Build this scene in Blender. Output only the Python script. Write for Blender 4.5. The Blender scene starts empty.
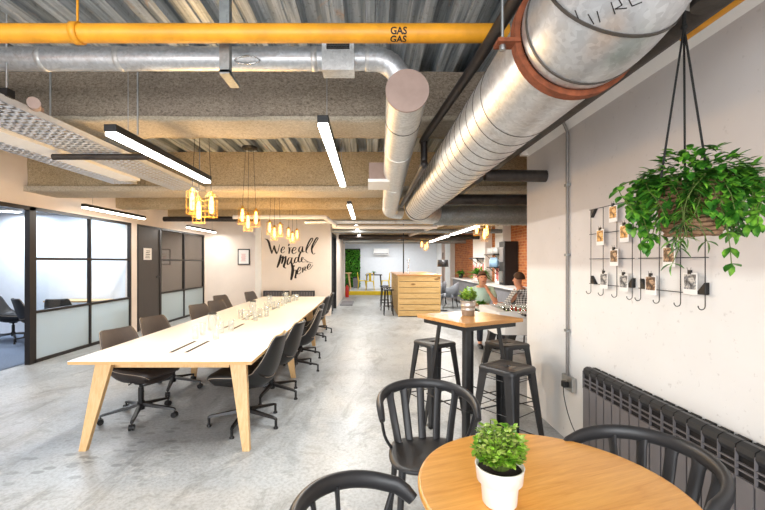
import bpy, bmesh, math, random
from mathutils import Vector, Matrix, noise
random.seed(7)
PI = math.pi
SC = bpy.context.scene
COL = SC.collection
F, CX, CY, H = 400.0, 368.0, 262.0, 1.55          # focal length in px, vanishing point, eye height

def P(x, y, Y):                                    # photograph pixel at depth Y -> world point
    return Vector(((x - CX) / F * Y, Y, H - (y - CY) / F * Y))

# ------------------------------------------------------------------ materials
def lin(c):
    if isinstance(c, str):
        c = [int(c[i:i + 2], 16) / 255 for i in (0, 2, 4)]
    return tuple(((v / 12.92) if v <= .04045 else ((v + .055) / 1.055) ** 2.4) for v in c) + (1,)

class NT:
    def __init__(s, name):
        s.m = bpy.data.materials.new(name); s.m.use_nodes = True
        s.t = s.m.node_tree; s.t.nodes.clear()
        s.out = s.n('ShaderNodeOutputMaterial')
    def n(s, typ, **kw):
        o = s.t.nodes.new(typ)
        for k, v in kw.items():
            if hasattr(o, k): setattr(o, k, v)
        return o
    def set(s, node, **kw):
        for k, v in kw.items():
            node.inputs[k.replace('_', ' ')].default_value = v
    def l(s, a, b): s.t.links.new(a, b)
    def coord(s, scale=(1, 1, 1), rot=(0, 0, 0)):
        tc = s.n('ShaderNodeTexCoord'); mp = s.n('ShaderNodeMapping')
        mp.inputs['Scale'].default_value = scale; mp.inputs['Rotation'].default_value = rot
        s.l(tc.outputs['Object'], mp.inputs['Vector']); return mp.outputs['Vector']
    def noise(s, vec, scale, detail=4, rough=.6, dist=0):
        o = s.n('ShaderNodeTexNoise'); s.l(vec, o.inputs['Vector'])
        o.inputs['Scale'].default_value = scale; o.inputs['Detail'].default_value = detail
        o.inputs['Roughness'].default_value = rough; o.inputs['Distortion'].default_value = dist
        return o.outputs['Fac']
    def ramp(s, fac, stops):
        o = s.n('ShaderNodeValToRGB'); r = o.color_ramp
        while len(r.elements) < len(stops): r.elements.new(.5)
        for e, (p, c) in zip(r.elements, stops):
            e.position = p; e.color = c if len(c) == 4 else lin(c)
        s.l(fac, o.inputs['Fac']); return o.outputs['Color']
    def mix(s, fac, a, b, typ='MIX'):
        o = s.n('ShaderNodeMix'); o.data_type = 'RGBA'; o.blend_type = typ
        for sock, v in ((o.inputs[0], fac), (o.inputs[6], a), (o.inputs[7], b)):
            if hasattr(v, 'is_linked') or hasattr(v, 'links'): s.l(v, sock)
            else: sock.default_value = v
        return o.outputs[2]
    def bump(s, h, strength=.3, dist=.01):
        o = s.n('ShaderNodeBump'); o.inputs['Strength'].default_value = strength
        o.inputs['Distance'].default_value = dist; s.l(h, o.inputs['Height']); return o.outputs['Normal']
    def bsdf(s, color=None, rough=.5, metal=0, normal=None, spec=.5, **kw):
        b = s.n('ShaderNodeBsdfPrincipled')
        for k, v in (('Base Color', color), ('Roughness', rough), ('Metallic', metal), ('Normal', normal), ('Specular IOR Level', spec)):
            if v is None: continue
            if hasattr(v, 'links'): s.l(v, b.inputs[k])
            else: b.inputs[k].default_value = v
        for k, v in kw.items():
            b.inputs[k.replace('_', ' ')].default_value = v
        s.l(b.outputs[0], s.out.inputs[0]); return b

def plain(name, c, rough=.5, metal=0, var=.12, vs=8, bump=0, bs=60, spec=.5):
    t = NT(name); v = t.coord(); base = lin(c)
    n = t.noise(v, vs)
    dk = tuple(x * (1 - var) for x in base[:3]) + (1,); lt = tuple(min(1, x * (1 + var)) for x in base[:3]) + (1,)
    col = t.ramp(n, [(.3, dk), (.7, lt)])
    nm = t.bump(t.noise(v, bs, 3), bump, .005) if bump else None
    t.bsdf(col, rough, metal, nm, spec); return t.m

def wood(name, c1, c2, axis=0, rough=.45, scale=3.0, stretch=9, knots=False):
    t = NT(name); sc = [stretch] * 3; sc[axis] = 1.0
    v = t.coord(tuple(sc))
    n = t.noise(v, scale, 6, .6, .8); n2 = t.noise(v, scale * 6, 3, .6)
    a = t.ramp(n, [(.3, lin(c1)), (.68, lin(c2))])
    b = t.mix(.25, a, t.ramp(n2, [(.3, lin(c2)), (.7, lin(c1))]))
    if knots:
        vo = t.n('ShaderNodeTexVoronoi'); vo.inputs['Scale'].default_value = 1.0
        k = [5.5, 5.5, 5.5]; k[axis] = 2.2
        t.l(t.coord(tuple(k)), vo.inputs['Vector'])
        b = t.mix(t.ramp(vo.outputs['Distance'], [(.0, (1, 1, 1, 1)), (.12, (1, 1, 1, 1)), (.2, (0, 0, 0, 1))]), b, lin('7a5428'))
    t.bsdf(b, rough, 0, t.bump(n2, .12, .003)); return t.m

def emit(name, c, s):
    t = NT(name); e = t.n('ShaderNodeEmission'); e.inputs[0].default_value = lin(c); e.inputs[1].default_value = s
    t.l(e.outputs[0], t.out.inputs[0]); return t.m

def glass_thin(name, tint, refl=.08, body=.0, rough=.02):
    t = NT(name); tr = t.n('ShaderNodeBsdfTransparent'); tr.inputs[0].default_value = lin(tint)
    gl = t.n('ShaderNodeBsdfGlossy'); gl.inputs['Roughness'].default_value = rough
    fr = t.n('ShaderNodeLayerWeight'); fr.inputs[0].default_value = .5
    pw = t.n('ShaderNodeMath'); pw.operation = 'POWER'; pw.inputs[1].default_value = 5; t.l(fr.outputs['Facing'], pw.inputs[0])
    ad = t.n('ShaderNodeMath'); ad.operation = 'MULTIPLY_ADD'; ad.inputs[1].default_value = .55; ad.inputs[2].default_value = refl
    t.l(pw.outputs[0], ad.inputs[0])
    mx = t.n('ShaderNodeMixShader'); t.l(ad.outputs[0], mx.inputs[0]); t.l(tr.outputs[0], mx.inputs[1]); t.l(gl.outputs[0], mx.inputs[2])
    if body:
        df = t.n('ShaderNodeBsdfDiffuse'); df.inputs[0].default_value = lin('e6eceb')
        tl = t.n('ShaderNodeBsdfTranslucent'); tl.inputs[0].default_value = lin('dfe9ea')
        m2 = t.n('ShaderNodeMixShader'); m2.inputs[0].default_value = .6; t.l(df.outputs[0], m2.inputs[1]); t.l(tl.outputs[0], m2.inputs[2])
        m3 = t.n('ShaderNodeMixShader'); m3.inputs[0].default_value = body
        t.l(mx.outputs[0], m3.inputs[1]); t.l(m2.outputs[0], m3.inputs[2]); mx = m3
    t.l(mx.outputs[0], t.out.inputs[0]); return t.m

M = {}
def m_floor():
    t = NT('polished_concrete'); v = t.coord()
    a = t.noise(v, .7, 6, .65, .6); b = t.noise(v, 5, 8, .7, .3); c = t.noise(v, 40, 4, .7)
    vs = t.coord((1, .35, 1)); d = t.noise(vs, 1.8, 6, .75, 1.5)
    col = t.ramp(a, [(.3, lin('9da1a4')), (.5, lin('b2b6b8')), (.7, lin('c4c7c7'))])
    col = t.mix(t.ramp(d, [(.36, (.8, .8, .8, 1)), (.5, (0, 0, 0, 1))]), col, lin('868785'))
    col = t.mix(t.ramp(b, [(.55, (0, 0, 0, 1)), (.72, (.5, .5, .5, 1))]), col, lin('dedcd6'))
    col = t.mix(t.ramp(c, [(.4, (.35, .35, .35, 1)), (.55, (0, 0, 0, 1))]), col, lin('737371'))
    # damp-looking patches near the big table
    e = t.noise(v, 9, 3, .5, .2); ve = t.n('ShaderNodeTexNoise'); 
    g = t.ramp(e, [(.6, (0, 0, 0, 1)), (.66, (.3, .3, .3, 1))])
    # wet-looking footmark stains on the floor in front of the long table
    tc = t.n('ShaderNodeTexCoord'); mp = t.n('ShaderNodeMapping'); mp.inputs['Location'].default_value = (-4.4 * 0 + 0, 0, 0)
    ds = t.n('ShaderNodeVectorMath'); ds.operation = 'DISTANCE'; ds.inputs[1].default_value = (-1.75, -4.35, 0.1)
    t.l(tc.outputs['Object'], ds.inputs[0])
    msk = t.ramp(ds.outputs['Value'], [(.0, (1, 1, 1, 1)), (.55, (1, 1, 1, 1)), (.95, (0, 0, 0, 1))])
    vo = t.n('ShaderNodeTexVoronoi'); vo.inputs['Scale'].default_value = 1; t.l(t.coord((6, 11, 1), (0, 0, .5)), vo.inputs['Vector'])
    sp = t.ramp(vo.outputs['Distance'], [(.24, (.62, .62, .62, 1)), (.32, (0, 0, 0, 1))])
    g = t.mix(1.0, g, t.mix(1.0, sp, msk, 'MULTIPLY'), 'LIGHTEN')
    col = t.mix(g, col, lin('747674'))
    ro = t.ramp(b, [(.3, (.28, .28, .28, 1)), (.7, (.5, .5, .5, 1))])
    t.bsdf(col, ro, 0, t.bump(b, .08, .004)); return t.m
def m_spray(name, c1, c2, c3):
    t = NT(name); v = t.coord()
    a = t.noise(v, 1.3, 5, .6); b = t.noise(t.coord((.6, 1, 1)), 75, 8, .8, .6); c = t.noise(v, 14, 6, .75)
    col = t.ramp(a, [(.35, lin(c1)), (.65, lin(c2))])
    col = t.mix(t.ramp(b, [(.34, (.9, .9, .9, 1)), (.56, (0, 0, 0, 1))]), col, lin(c3))
    col = t.mix(t.ramp(c, [(.58, (0, 0, 0, 1)), (.75, (.5, .5, .5, 1))]), col, lin('efe3cc'))
    t.bsdf(col, .95, 0, t.bump(t.mix(.5, b, c), 1.0, .05), .1); return t.m
def m_galv(name, tint='c9cdcf', rough=.35, stain=.25, scale=14):
    t = NT(name); v = t.coord()
    vo = t.n('ShaderNodeTexVoronoi'); vo.inputs['Scale'].default_value = scale; t.l(v, vo.inputs['Vector'])
    sp = t.n('ShaderNodeSeparateColor'); t.l(vo.outputs['Color'], sp.inputs[0])
    base = lin(tint)
    col = t.ramp(sp.outputs[0], [(0, tuple(x * .80 for x in base[:3]) + (1,)), (1, base)])
    st = t.noise(t.coord((1, 1, 1)), 3.2, 7, .7, 1.2)
    col = t.mix(t.ramp(st, [(.55, (0, 0, 0, 1)), (.75, (stain, stain, stain, 1))]), col, lin('8a7460'))
    ro = t.ramp(st, [(.3, (rough,) * 3 + (1,)), (.7, (rough + .2,) * 3 + (1,))])
    t.bsdf(col, ro, .75, t.bump(t.noise(v, 6, 4), .08, .01)); return t.m
def m_deck():
    t = NT('galvanised_deck_sheet'); v = t.coord((9, .35, 9)); w_ = t.coord((2.2, .8, 2.2))
    a = t.noise(v, 1.6, 4, .7, .4); b = t.noise(w_, 2.2, 6, .7, .8); c = t.noise(t.coord(), 30, 4, .7)
    col = t.ramp(a, [(.3, lin('59626a')), (.45, lin('98a2a9')), (.6, lin('ccd3d8')), (.75, lin('7f888e'))])
    col = t.mix(t.ramp(b, [(.60, (0, 0, 0, 1)), (.68, (.7, .7, .7, 1))]), col, lin('c4a68a'))  # tan streaks: rust plus warm reflections painted into the sheet colour
    col = t.mix(t.ramp(c, [(.34, (.4, .4, .4, 1)), (.44, (0, 0, 0, 1))]), col, lin('4a4d50'))
    t.bsdf(col, .42, .35, t.bump(c, .15, .006)); return t.m
def m_brick():
    t = NT('brick_masonry'); tc = t.n('ShaderNodeTexCoord'); sp = t.n('ShaderNodeSeparateXYZ'); cb = t.n('ShaderNodeCombineXYZ')
    t.l(tc.outputs['Object'], sp.inputs[0]); t.l(sp.outputs['Y'], cb.inputs['X']); t.l(sp.outputs['Z'], cb.inputs['Y'])
    b = t.n('ShaderNodeTexBrick'); t.l(cb.outputs[0], b.inputs['Vector'])
    b.inputs['Scale'].default_value = 1; b.inputs['Brick Width'].default_value = .23; b.inputs['Row Height'].default_value = .075
    b.inputs['Mortar Size'].default_value = .008
    b.inputs['Color1'].default_value = lin('b5622e'); b.inputs['Color2'].default_value = lin('8c3f1e'); b.inputs['Mortar'].default_value = lin('b98a62')
    n = t.noise(t.coord(), 7, 5)
    col = t.mix(t.ramp(n, [(.4, (0, 0, 0, 1)), (.7, (.6, .6, .6, 1))]), b.outputs['Color'], lin('d08a48'))
    t.bsdf(col, .9, 0, t.bump(b.outputs['Fac'], -.4, .01)); return t.m
def m_wall_right():
    t = NT('painted_plaster_two_tone'); tc = t.n('ShaderNodeTexCoord'); sp = t.n('ShaderNodeSeparateXYZ')
    t.l(tc.outputs['Object'], sp.inputs[0]); v = t.coord()
    n = t.noise(v, 1.2, 4); n2 = t.noise(v, 25, 4)
    ad = t.n('ShaderNodeMath'); ad.operation = 'ADD'; t.l(sp.outputs['Z'], ad.inputs[0])
    ml = t.n('ShaderNodeMath'); ml.operation = 'MULTIPLY'; ml.inputs[1].default_value = .05; t.l(n, ml.inputs[0]); t.l(ml.outputs[0], ad.inputs[1])
    f = t.n('ShaderNodeMapRange'); f.inputs['From Min'].default_value = 1.49; f.inputs['From Max'].default_value = 1.56
    t.l(ad.outputs[0], f.inputs['Value'])
    hi = t.ramp(n, [(.3, lin('cfc8c4')), (.7, lin('d8d1cd'))]); lo = t.ramp(n, [(.3, lin('e6e4e1')), (.7, lin('eeece9'))])
    col = t.mix(f.outputs[0], lo, hi)
    col = t.mix(t.ramp(n2, [(.28, (.3, .3, .3, 1)), (.36, (0, 0, 0, 1))]), col, lin('a89f98'))
    t.bsdf(col, .8, 0, t.bump(n2, .12, .006), .3); return t.m
def m_plaid():
    t = NT('checked_shirt'); v = t.coord((1, 1, 1))
    cols = []
    for ax, sc in ((0, 26), (2, 26)):
        w = t.n('ShaderNodeTexWave'); w.bands_direction = 'XYZ'[ax]; w.inputs['Scale'].default_value = sc / 3.0; t.l(v, w.inputs['Vector'])
        cols.append(t.ramp(w.outputs['Fac'], [(.45, (.06, .06, .07, 1)), (.55, (.75, .75, .74, 1))]))
    t.bsdf(t.mix(.5, cols[0], cols[1]), .9); return t.m
def m_leaf(name, c1, c2, c3):
    t = NT(name); v = t.coord()
    n = t.noise(v, 28, 2, .5)
    col = t.ramp(n, [(.3, lin(c1)), (.5, lin(c2)), (.7, lin(c3))])
    t.bsdf(col, .45, 0, None, .4); return t.m
def m_photo(name, cols, sc=30):
    t = NT(name); v = t.coord(); n = t.noise(v, sc, 2, .5, .6)
    t.bsdf(t.ramp(n, [(.3, lin(cols[0])), (.47, lin(cols[1])), (.55, lin(cols[2])), (.68, lin(cols[3]))]), .35); return t.m

M['floor'] = m_floor()
M['spray'] = m_spray('sprayed_fireproofing', 'b5a696', 'c6b6a2', '5a4d3f')
M['spray_bulb_lit'] = m_spray('sprayed_fireproofing_bulb_lit', 'cbb591', 'dac5a2', '806a4b')  # paler, warmer copy of the spray: golden bulb glow put into the colour
M['flange'] = m_spray('flaked_beam_soffit', 'd0c3ac', 'ded3bf', '9a886e')
M['deck'] = m_deck()
M['galv'] = m_galv('galvanised_duct', 'd6d8da', .3, .45, 60)
M['galv_light'] = m_galv('light_galvanised_duct', 'dcdcda', .36, .4, 60)
M['galv_rib'] = m_galv('dull_ribbed_duct', '9da09f', .45, .4, 50)
M['seam'] = plain('duct_seam', '57524d', .5, .6)
M['rust'] = plain('rusted_band', '84472b', .85, .1, .4, 26, .4)
M['cap'] = plain('pinkish_end_cap', 'a38c81', .65, .15, .12)
M['gas'] = plain('gas_pipe_yellow', 'e29b22', .45, 0, .18, 6)
M['darkpipe'] = plain('dark_steel_pipe', '3c3632', .5, .4, .4, 14, .2)
M['blackpipe'] = plain('black_iron_pipe', '2b2523', .45, .3, .4, 18)
M['plaster'] = plain('white_plaster', 'e7ddd3', .85, 0, .03, 2, .06, 30, .3)
M['plaster_warm'] = plain('cream_plaster', 'efe2d7', .85, 0, .04, 2, .06, 30, .3)
M['wall_right'] = m_wall_right()
M['white'] = plain('white_paint', 'ecebe8', .6, 0, .03)
M['office_white'] = plain('cool_white_paint', 'e8ecf2', .7, 0, .02)
M['beam_paint'] = plain('painted_concrete_beam', 'ebe7e2', .85, 0, .05, 3, .2, 40)
M['brick'] = m_brick()
M['black'] = plain('black_metal', '1d1c1c', .4, .2, .15)
M['blackp'] = plain('black_plastic', '2c2b2c', .42, 0, .1, 6, .04, 200)
M['frame'] = plain('dark_window_frame', '272322', .45, .2, .1)
M['door'] = plain('charcoal_door', '4a4543', .5, 0, .05)
M['stool'] = plain('gunmetal_sheet', '3a3a3b', .42, .45, .1, 9, .05, 150)
M['leather'] = plain('black_leather', '1d1b1a', .45, 0, .12, 30, .15, 200)
M['leather_b'] = plain('brown_black_leather', '342c29', .5, 0, .12, 30, .15, 200)
M['stitch'] = plain('pale_stitching', 'b3a494', .8)
M['chrome'] = plain('chrome', 'd0d0d0', .15, 1, .02)
M['steel'] = plain('brushed_steel', 'b9b9b7', .35, .9, .06)
M['lam'] = plain('white_laminate', 'dcd9d4', .32, 0, .01)
M['ply'] = wood('birch_ply_edge', 'c99a5e', 'e0b981', 0, .5, 5, 14)
M['ash'] = wood('ash_leg', 'd3a468', 'e9c592', 2, .45, 4, 12)
M['oak'] = wood('honey_tabletop', 'd98f36', 'f5b75f', 0, .3, 3.2, 12)
M['oak2'] = wood('cafe_tabletop', 'a8703a', 'd09a5c', 0, .32, 3, 9)
M['pine'] = wood('pine_planks', 'b28c4e', 'd0b07a', 0, .6, 3, 8, True)
M['pine_y'] = wood('pine_planks_side', '9c7a42', 'bd9c62', 1, .6, 3, 8, True)
M['radiator'] = plain('anthracite_radiator', '7c7778', .4, .25, .05)
M['conduit'] = plain('grey_conduit_steel', '86817d', .5, .3)
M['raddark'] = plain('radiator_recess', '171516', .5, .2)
M['glass'] = glass_thin('clear_glass', 'f6f9fb', .035)
M['frost'] = glass_thin('frosted_glass', 'e8f0f2', .04, .72, .3)
M['smoke'] = glass_thin('grey_reflective_glass', 'c4bfb9', .10)
M['tumbler'] = glass_thin('tumbler_glass', 'fafbfb', .05, .22)
M['carpet'] = plain('blue_grey_carpet', '6f7a8c', .95, 0, .25, 60, .3, 200)
M['led'] = emit('led_diffuser', 'fffaf0', 16)
M['led_cool'] = emit('cool_led_panel', 'eaf3ff', 14)
M['bulb'] = emit('filament_bulb', 'ffbe62', 10)
M['filament'] = emit('bright_filament', 'ffe2a8', 60)
M['gold'] = plain('brass_wire', 'b98d3c', .4, .6, .08)
M['rope'] = plain('black_rope', '1c1b1a', .9, 0, .3, 80, .3, 200)
M['wicker'] = plain('wicker_strands', '8a6a4e', .8, 0, .4, 30, .3, 120)
M['soil'] = plain('potting_soil', '2a2019', .95, 0, .3, 60, .4)
M['leaf'] = m_leaf('ficus_leaf', '2f6a1c', '4f9a2a', '83c043')
M['leaf_dark'] = m_leaf('trailing_leaf', '1c4513', '39761f', '86bf3f')
M['leaf_lime'] = m_leaf('boxwood_leaf', '558f1e', '9cc63f', 'dfe78a')
M['leaf_wall'] = m_leaf('living_wall_leaf', '1c5a14', '46962a', '93cf4a')
M['stem'] = plain('green_stem', '5a6b2c', .7)
M['pot'] = plain('matte_white_pot', 'efe9e2', .55, 0, .02)
M['zinc'] = plain('zinc_pot', 'b9b4ae', .35, .8, .08)
M['yellow'] = plain('yellow_paint', 'f0d21c', .5, 0, .05)
M['red'] = plain('red_paint', 'c8281e', .4)
M['skin'] = plain('skin', 'd69a7c', .6, 0, .05)
M['hair'] = plain('brown_hair', '4c3322', .8, 0, .3, 60)
M['hair_g'] = plain('short_reddish_hair', '5d4232', .8, 0, .3, 60)
M['mint'] = plain('mint_cotton', 'bfe0d6', .85, 0, .05)
M['plaid'] = m_plaid()
M['jeans'] = plain('dark_trousers', '2b303c', .9)
M['grey_f'] = plain('grey_fabric', '8f9298', .9, 0, .1, 30)
M['paper'] = plain('paper', 'f3f0ec', .8, 0, .02)
M['ink'] = plain('black_ink', '1b1513', .7)
M['pink'] = plain('pink_print', 'd98a86', .8)
M['tray'] = plain('pale_tray_steel', 'd8dade', .4, .4, .06)
M['cabinet'] = plain('grey_cabinet', '77767a', .5)
M['stone'] = plain('pale_worktop', 'd9d6d2', .4)
M['screenblue'] = plain('blue_vinyl', '9fc3e0', .4)
M['ph1'] = m_photo('photo_print_warm', ['3a2413', 'c98a35', 'f2c987', '6b3c1a'])
M['ph2'] = m_photo('photo_print_dark', ['1e1a18', '6a4a35', 'c9a98a', '2b2a2c'])
M['ph3'] = m_photo('photo_print_grey', ['2a2a2c', '7d7f82', 'd7d3cc', '40506a'])

# ------------------------------------------------------------------ mesh builder
class MB:
    def __init__(s): s.v = []; s.f = []; s.mi = []; s.cm = 0; s.sm = []; s.cs = True
    def mat(s, i): s.cm = i; return s
    def add(s, vs, fs, M4=None, smooth=None):
        b = len(s.v)
        for p in vs:
            p = Vector(p); s.v.append(M4 @ p if M4 else p)
        for f in fs:
            s.f.append([b + i for i in f]); s.mi.append(s.cm); s.sm.append(s.cs if smooth is None else smooth)
        return s
    def box(s, x0, x1, y0, y1, z0, z1, M4=None):
        vs = [(x, y, z) for x in (x0, x1) for y in (y0, y1) for z in (z0, z1)]
        return s.add(vs, [(0, 1, 3, 2), (4, 6, 7, 5), (0, 4, 5, 1), (2, 3, 7, 6), (0, 2, 6, 4), (1, 5, 7, 3)], M4, False)
    def taper(s, c0, sz0, c1, sz1):                 # frustum with rectangular ends at c0 (low) and c1 (high)
        vs = []
        for c, z in ((c0, sz0), (c1, sz1)):
            for sx, sy in ((-1, -1), (1, -1), (1, 1), (-1, 1)):
                vs.append((c[0] + sx * z[0] / 2, c[1] + sy * z[1] / 2, c[2]))
        return s.add(vs, [(3, 2, 1, 0), (4, 5, 6, 7), (0, 1, 5, 4), (1, 2, 6, 5), (2, 3, 7, 6), (3, 0, 4, 7)], None, False)
    def tube(s, pts, r, n=10, cap=True, closed=False, flat=None, up=None):
        pts = [Vector(p) for p in pts]; N = len(pts)
        rs = r if isinstance(r, (list, tuple)) else [r] * N
        tang = []
        for i in range(N):
            if closed: d = pts[(i + 1) % N] - pts[i - 1]
            else: d = pts[min(i + 1, N - 1)] - pts[max(i - 1, 0)]
            tang.append(d.normalized())
        u = Vector(up) if up else (Vector((0, 0, 1)) if abs(tang[0].z) < .9 else Vector((1, 0, 0)))
        vs = []; a = None
        for i in range(N):
            t = tang[i]
            ref = u if (a is None or up) else a
            a = (ref - t * ref.dot(t)); a = a.normalized() if a.length > 1e-6 else t.orthogonal().normalized()
            b = t.cross(a)
            for k in range(n):
                th = 2 * PI * k / n
                ca, sb = math.cos(th), math.sin(th)
                ra = rs[i]; rb = rs[i]
                if flat: ra = flat[0]* (rs[i] if isinstance(r,(list,tuple)) else 1); rb = flat[1]* (rs[i] if isinstance(r,(list,tuple)) else 1)
                vs.append(pts[i] + a * ca * ra + b * sb * rb)
        fs = []
        for i in range(N if closed else N - 1):
            j = (i + 1) % N
            for k in range(n):
                k2 = (k + 1) % n
                fs.append((i * n + k, i * n + k2, j * n + k2, j * n + k))
        s.add(vs, fs)
        if cap and not closed:
            s.add(vs[:n], [tuple(range(n - 1, -1, -1))], None, False); s.add(vs[-n:], [tuple(range(n))], None, False)
        return s
    def cyl(s, p0, p1, r0, r1=None, n=16, cap=True):
        return s.tube([p0, p1], [r0, r0 if r1 is None else r1], n, cap)
    def lathe(s, prof, c=(0, 0, 0), n=24, sq=None):
        vs = []; fs = []
        for r, z in prof:
            for k in range(n):
                th = 2 * PI * k / n; vs.append((c[0] + r * math.cos(th), c[1] + r * math.sin(th), c[2] + z))
        for i in range(len(prof) - 1):
            for k in range(n):
                k2 = (k + 1) % n; fs.append((i * n + k, i * n + k2, (i + 1) * n + k2, (i + 1) * n + k))
        s.add(vs, fs)
        if prof[0] == prof[-1]: return s
        if prof[0][0] > 1e-4: s.add(vs[:n], [tuple(range(n - 1, -1, -1))], None, False)
        if prof[-1][0] > 1e-4: s.add(vs[-n:], [tuple(range(n))], None, False)
        return s
    def sphere(s, c, r, n=12):
        rx, ry, rz = r if isinstance(r, (tuple, list)) else (r, r, r)
        vs = []; fs = []
        for i in range(n + 1):
            ph = PI * i / n
            for k in range(n):
                th = 2 * PI * k / n
                vs.append((c[0] + rx * math.sin(ph) * math.cos(th), c[1] + ry * math.sin(ph) * math.sin(th), c[2] - rz * math.cos(ph)))
        for i in range(n):
            for k in range(n):
                k2 = (k + 1) % n; fs.append((i * n + k, i * n + k2, (i + 1) * n + k2, (i + 1) * n + k))
        return s.add(vs, fs)
    def prism(s, poly, z0, z1, M4=None):
        n = len(poly); vs = [(x, y, z0) for x, y in poly] + [(x, y, z1) for x, y in poly]
        fs = [tuple(range(n - 1, -1, -1)), tuple(range(n, 2 * n))] + [(i, (i + 1) % n, n + (i + 1) % n, n + i) for i in range(n)]
        return s.add(vs, fs, M4, False)
    def leaf(s, base, d, L, W, up=Vector((0, 0, 1)), droop=.25):
        d = Vector(d).normalized(); side = d.cross(up)
        side = side.normalized() if side.length > 1e-3 else Vector((1, 0, 0))
        nrm = side.cross(d); base = Vector(base)
        pr = ((0, .12), (.3, .9), (.6, 1), (.85, .5), (1, .0))
        vs = []
        for t, w in pr:
            c = base + d * L * t - nrm * L * droop * t * t
            vs += [c - side * W * .5 * w + nrm * W * .12 * w, c, c + side * W * .5 * w + nrm * W * .12 * w]
        fs = []
        for i in range(4):
            a = i * 3
            fs += [(a, a + 1, a + 4, a + 3), (a + 1, a + 2, a + 5, a + 4)]
        return s.add(vs, fs)
    def build(s, name, mats, parent=None, loc=None, rot=0, kind=None, bevel=0, world=True, merge=False):
        """world=True: vertices are world coordinates; the origin goes to the base of the mesh (or the parent's frame)."""
        mats = mats if isinstance(mats, (list, tuple)) else [mats]
        me = bpy.data.meshes.new(name)
        if parent is None and loc is None:
            xs = [p.x for p in s.v]; ys = [p.y for p in s.v]; zs = [p.z for p in s.v]
            off = Vector(((min(xs) + max(xs)) / 2, (min(ys) + max(ys)) / 2, min(zs)))
            vs = [p - off for p in s.v]; loc = off
        else: vs = s.v
        me.from_pydata([tuple(p) for p in vs], [], s.f)
        for m_ in mats: me.materials.append(M[m_] if isinstance(m_, str) else m_)
        me.polygons.foreach_set('material_index', s.mi)
        me.polygons.foreach_set('use_smooth', s.sm)
        me.update()
        if merge:
            bm = bmesh.new(); bm.from_mesh(me); bmesh.ops.remove_doubles(bm, verts=bm.verts, dist=1e-5)
            bmesh.ops.recalc_face_normals(bm, faces=bm.faces); bm.to_mesh(me); bm.free()
        o = bpy.data.objects.new(name, me); COL.objects.link(o)
        if parent is not None: o.parent = parent
        if loc is not None: o.location = loc
        o.rotation_euler.z = rot
        if bevel:
            b = o.modifiers.new('bevel', 'BEVEL'); b.width = bevel; b.segments = 2; b.limit_method = 'ANGLE'; b.angle_limit = .6
        if kind: o['kind'] = kind
        return o

def tag(o, label=None, cat=None, group=None, kind=None):
    if label: o['label'] = label
    if cat: o['category'] = cat
    if group: o['group'] = group
    if kind: o['kind'] = kind
    return o
def thing(name, label, cat, loc=(0, 0, 0), rot=0, group=None, kind=None):
    o = bpy.data.objects.new(name, None); COL.objects.link(o)
    o.empty_display_size = .05; o.location = loc; o.rotation_euler.z = rot
    return tag(o, label, cat, group, kind)
def shift(mb, root):                                # world coordinates -> the frame of an unrotated root
    mb.v = [p - Vector(root.location) for p in mb.v]; return mb
CH = {}
def kids(o): return [c for c in bpy.data.objects if c.parent == o]
def dup(root, loc, rot, label=None, group=None):
    r = root.copy(); COL.objects.link(r); r.location = loc; r.rotation_euler.z = rot
    if label: r['label'] = label
    if group: r['group'] = group
    key = root.name
    if key not in CH: CH[key] = [(c, kids(c)) for c in kids(root)]
    for c, gs in CH[key]:
        d = c.copy(); COL.objects.link(d); d.parent = r
        for g in gs:
            e = g.copy(); COL.objects.link(e); e.parent = d
    return r
def arc(c, r, a0, a1, n, z=None, ax='xy'):
    out = []
    for i in range(n + 1):
        a = a0 + (a1 - a0) * i / n
        u, v = c[0] + r * math.cos(a), c[1] + r * math.sin(a)
        out.append((u, v, z) if ax == 'xy' else (u, z, v))
    return out
def smoothpath(pts, n=6):
    pts = [Vector(p) for p in pts]; out = []
    for i in range(len(pts) - 1):
        p0 = pts[max(i - 1, 0)]; p1 = pts[i]; p2 = pts[i + 1]; p3 = pts[min(i + 2, len(pts) - 1)]
        for k in range(n):
            t = k / n
            out.append(.5 * ((2 * p1) + (-p0 + p2) * t + (2 * p0 - 5 * p1 + 4 * p2 - p3) * t * t + (-p0 + 3 * p1 - 3 * p2 + p3) * t ** 3))
    out.append(pts[-1]); return out

# ================================================================== SETTING
XL, XR, ZD = -5.11, 1.733, 3.2
MB().box(XL - .15, 4.2, -3.2, 18.8, -.1, 0).build('floor', 'floor', kind='structure')
# corrugated deck, ribs running away from the camera
d = MB(); d.cs = False; x = XL; prof = []
while x < 4.25:
    prof += [(x, ZD), (x + .055, ZD), (x + .062, ZD + .012), (x + .078, ZD + .012), (x + .085, ZD), (x + .15, ZD), (x + .168, ZD + .10), (x + .285, ZD + .10)]; x += .30
vs = []; fs = []
for yy in (-3.2, 18.6, 22.3):
    vs += [(a, yy, b) for a, b in prof]
n = len(prof)
for j in range(2):
    fs += [(j * n + i, j * n + i + 1, (j + 1) * n + i + 1, (j + 1) * n + i) for i in range(n - 1)]
d.add(vs, fs); d.box(XL - .2, 4.3, -3.2, 22.4, ZD + .12, ZD + .2)
d.build('ceiling', 'deck', kind='structure')

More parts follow.
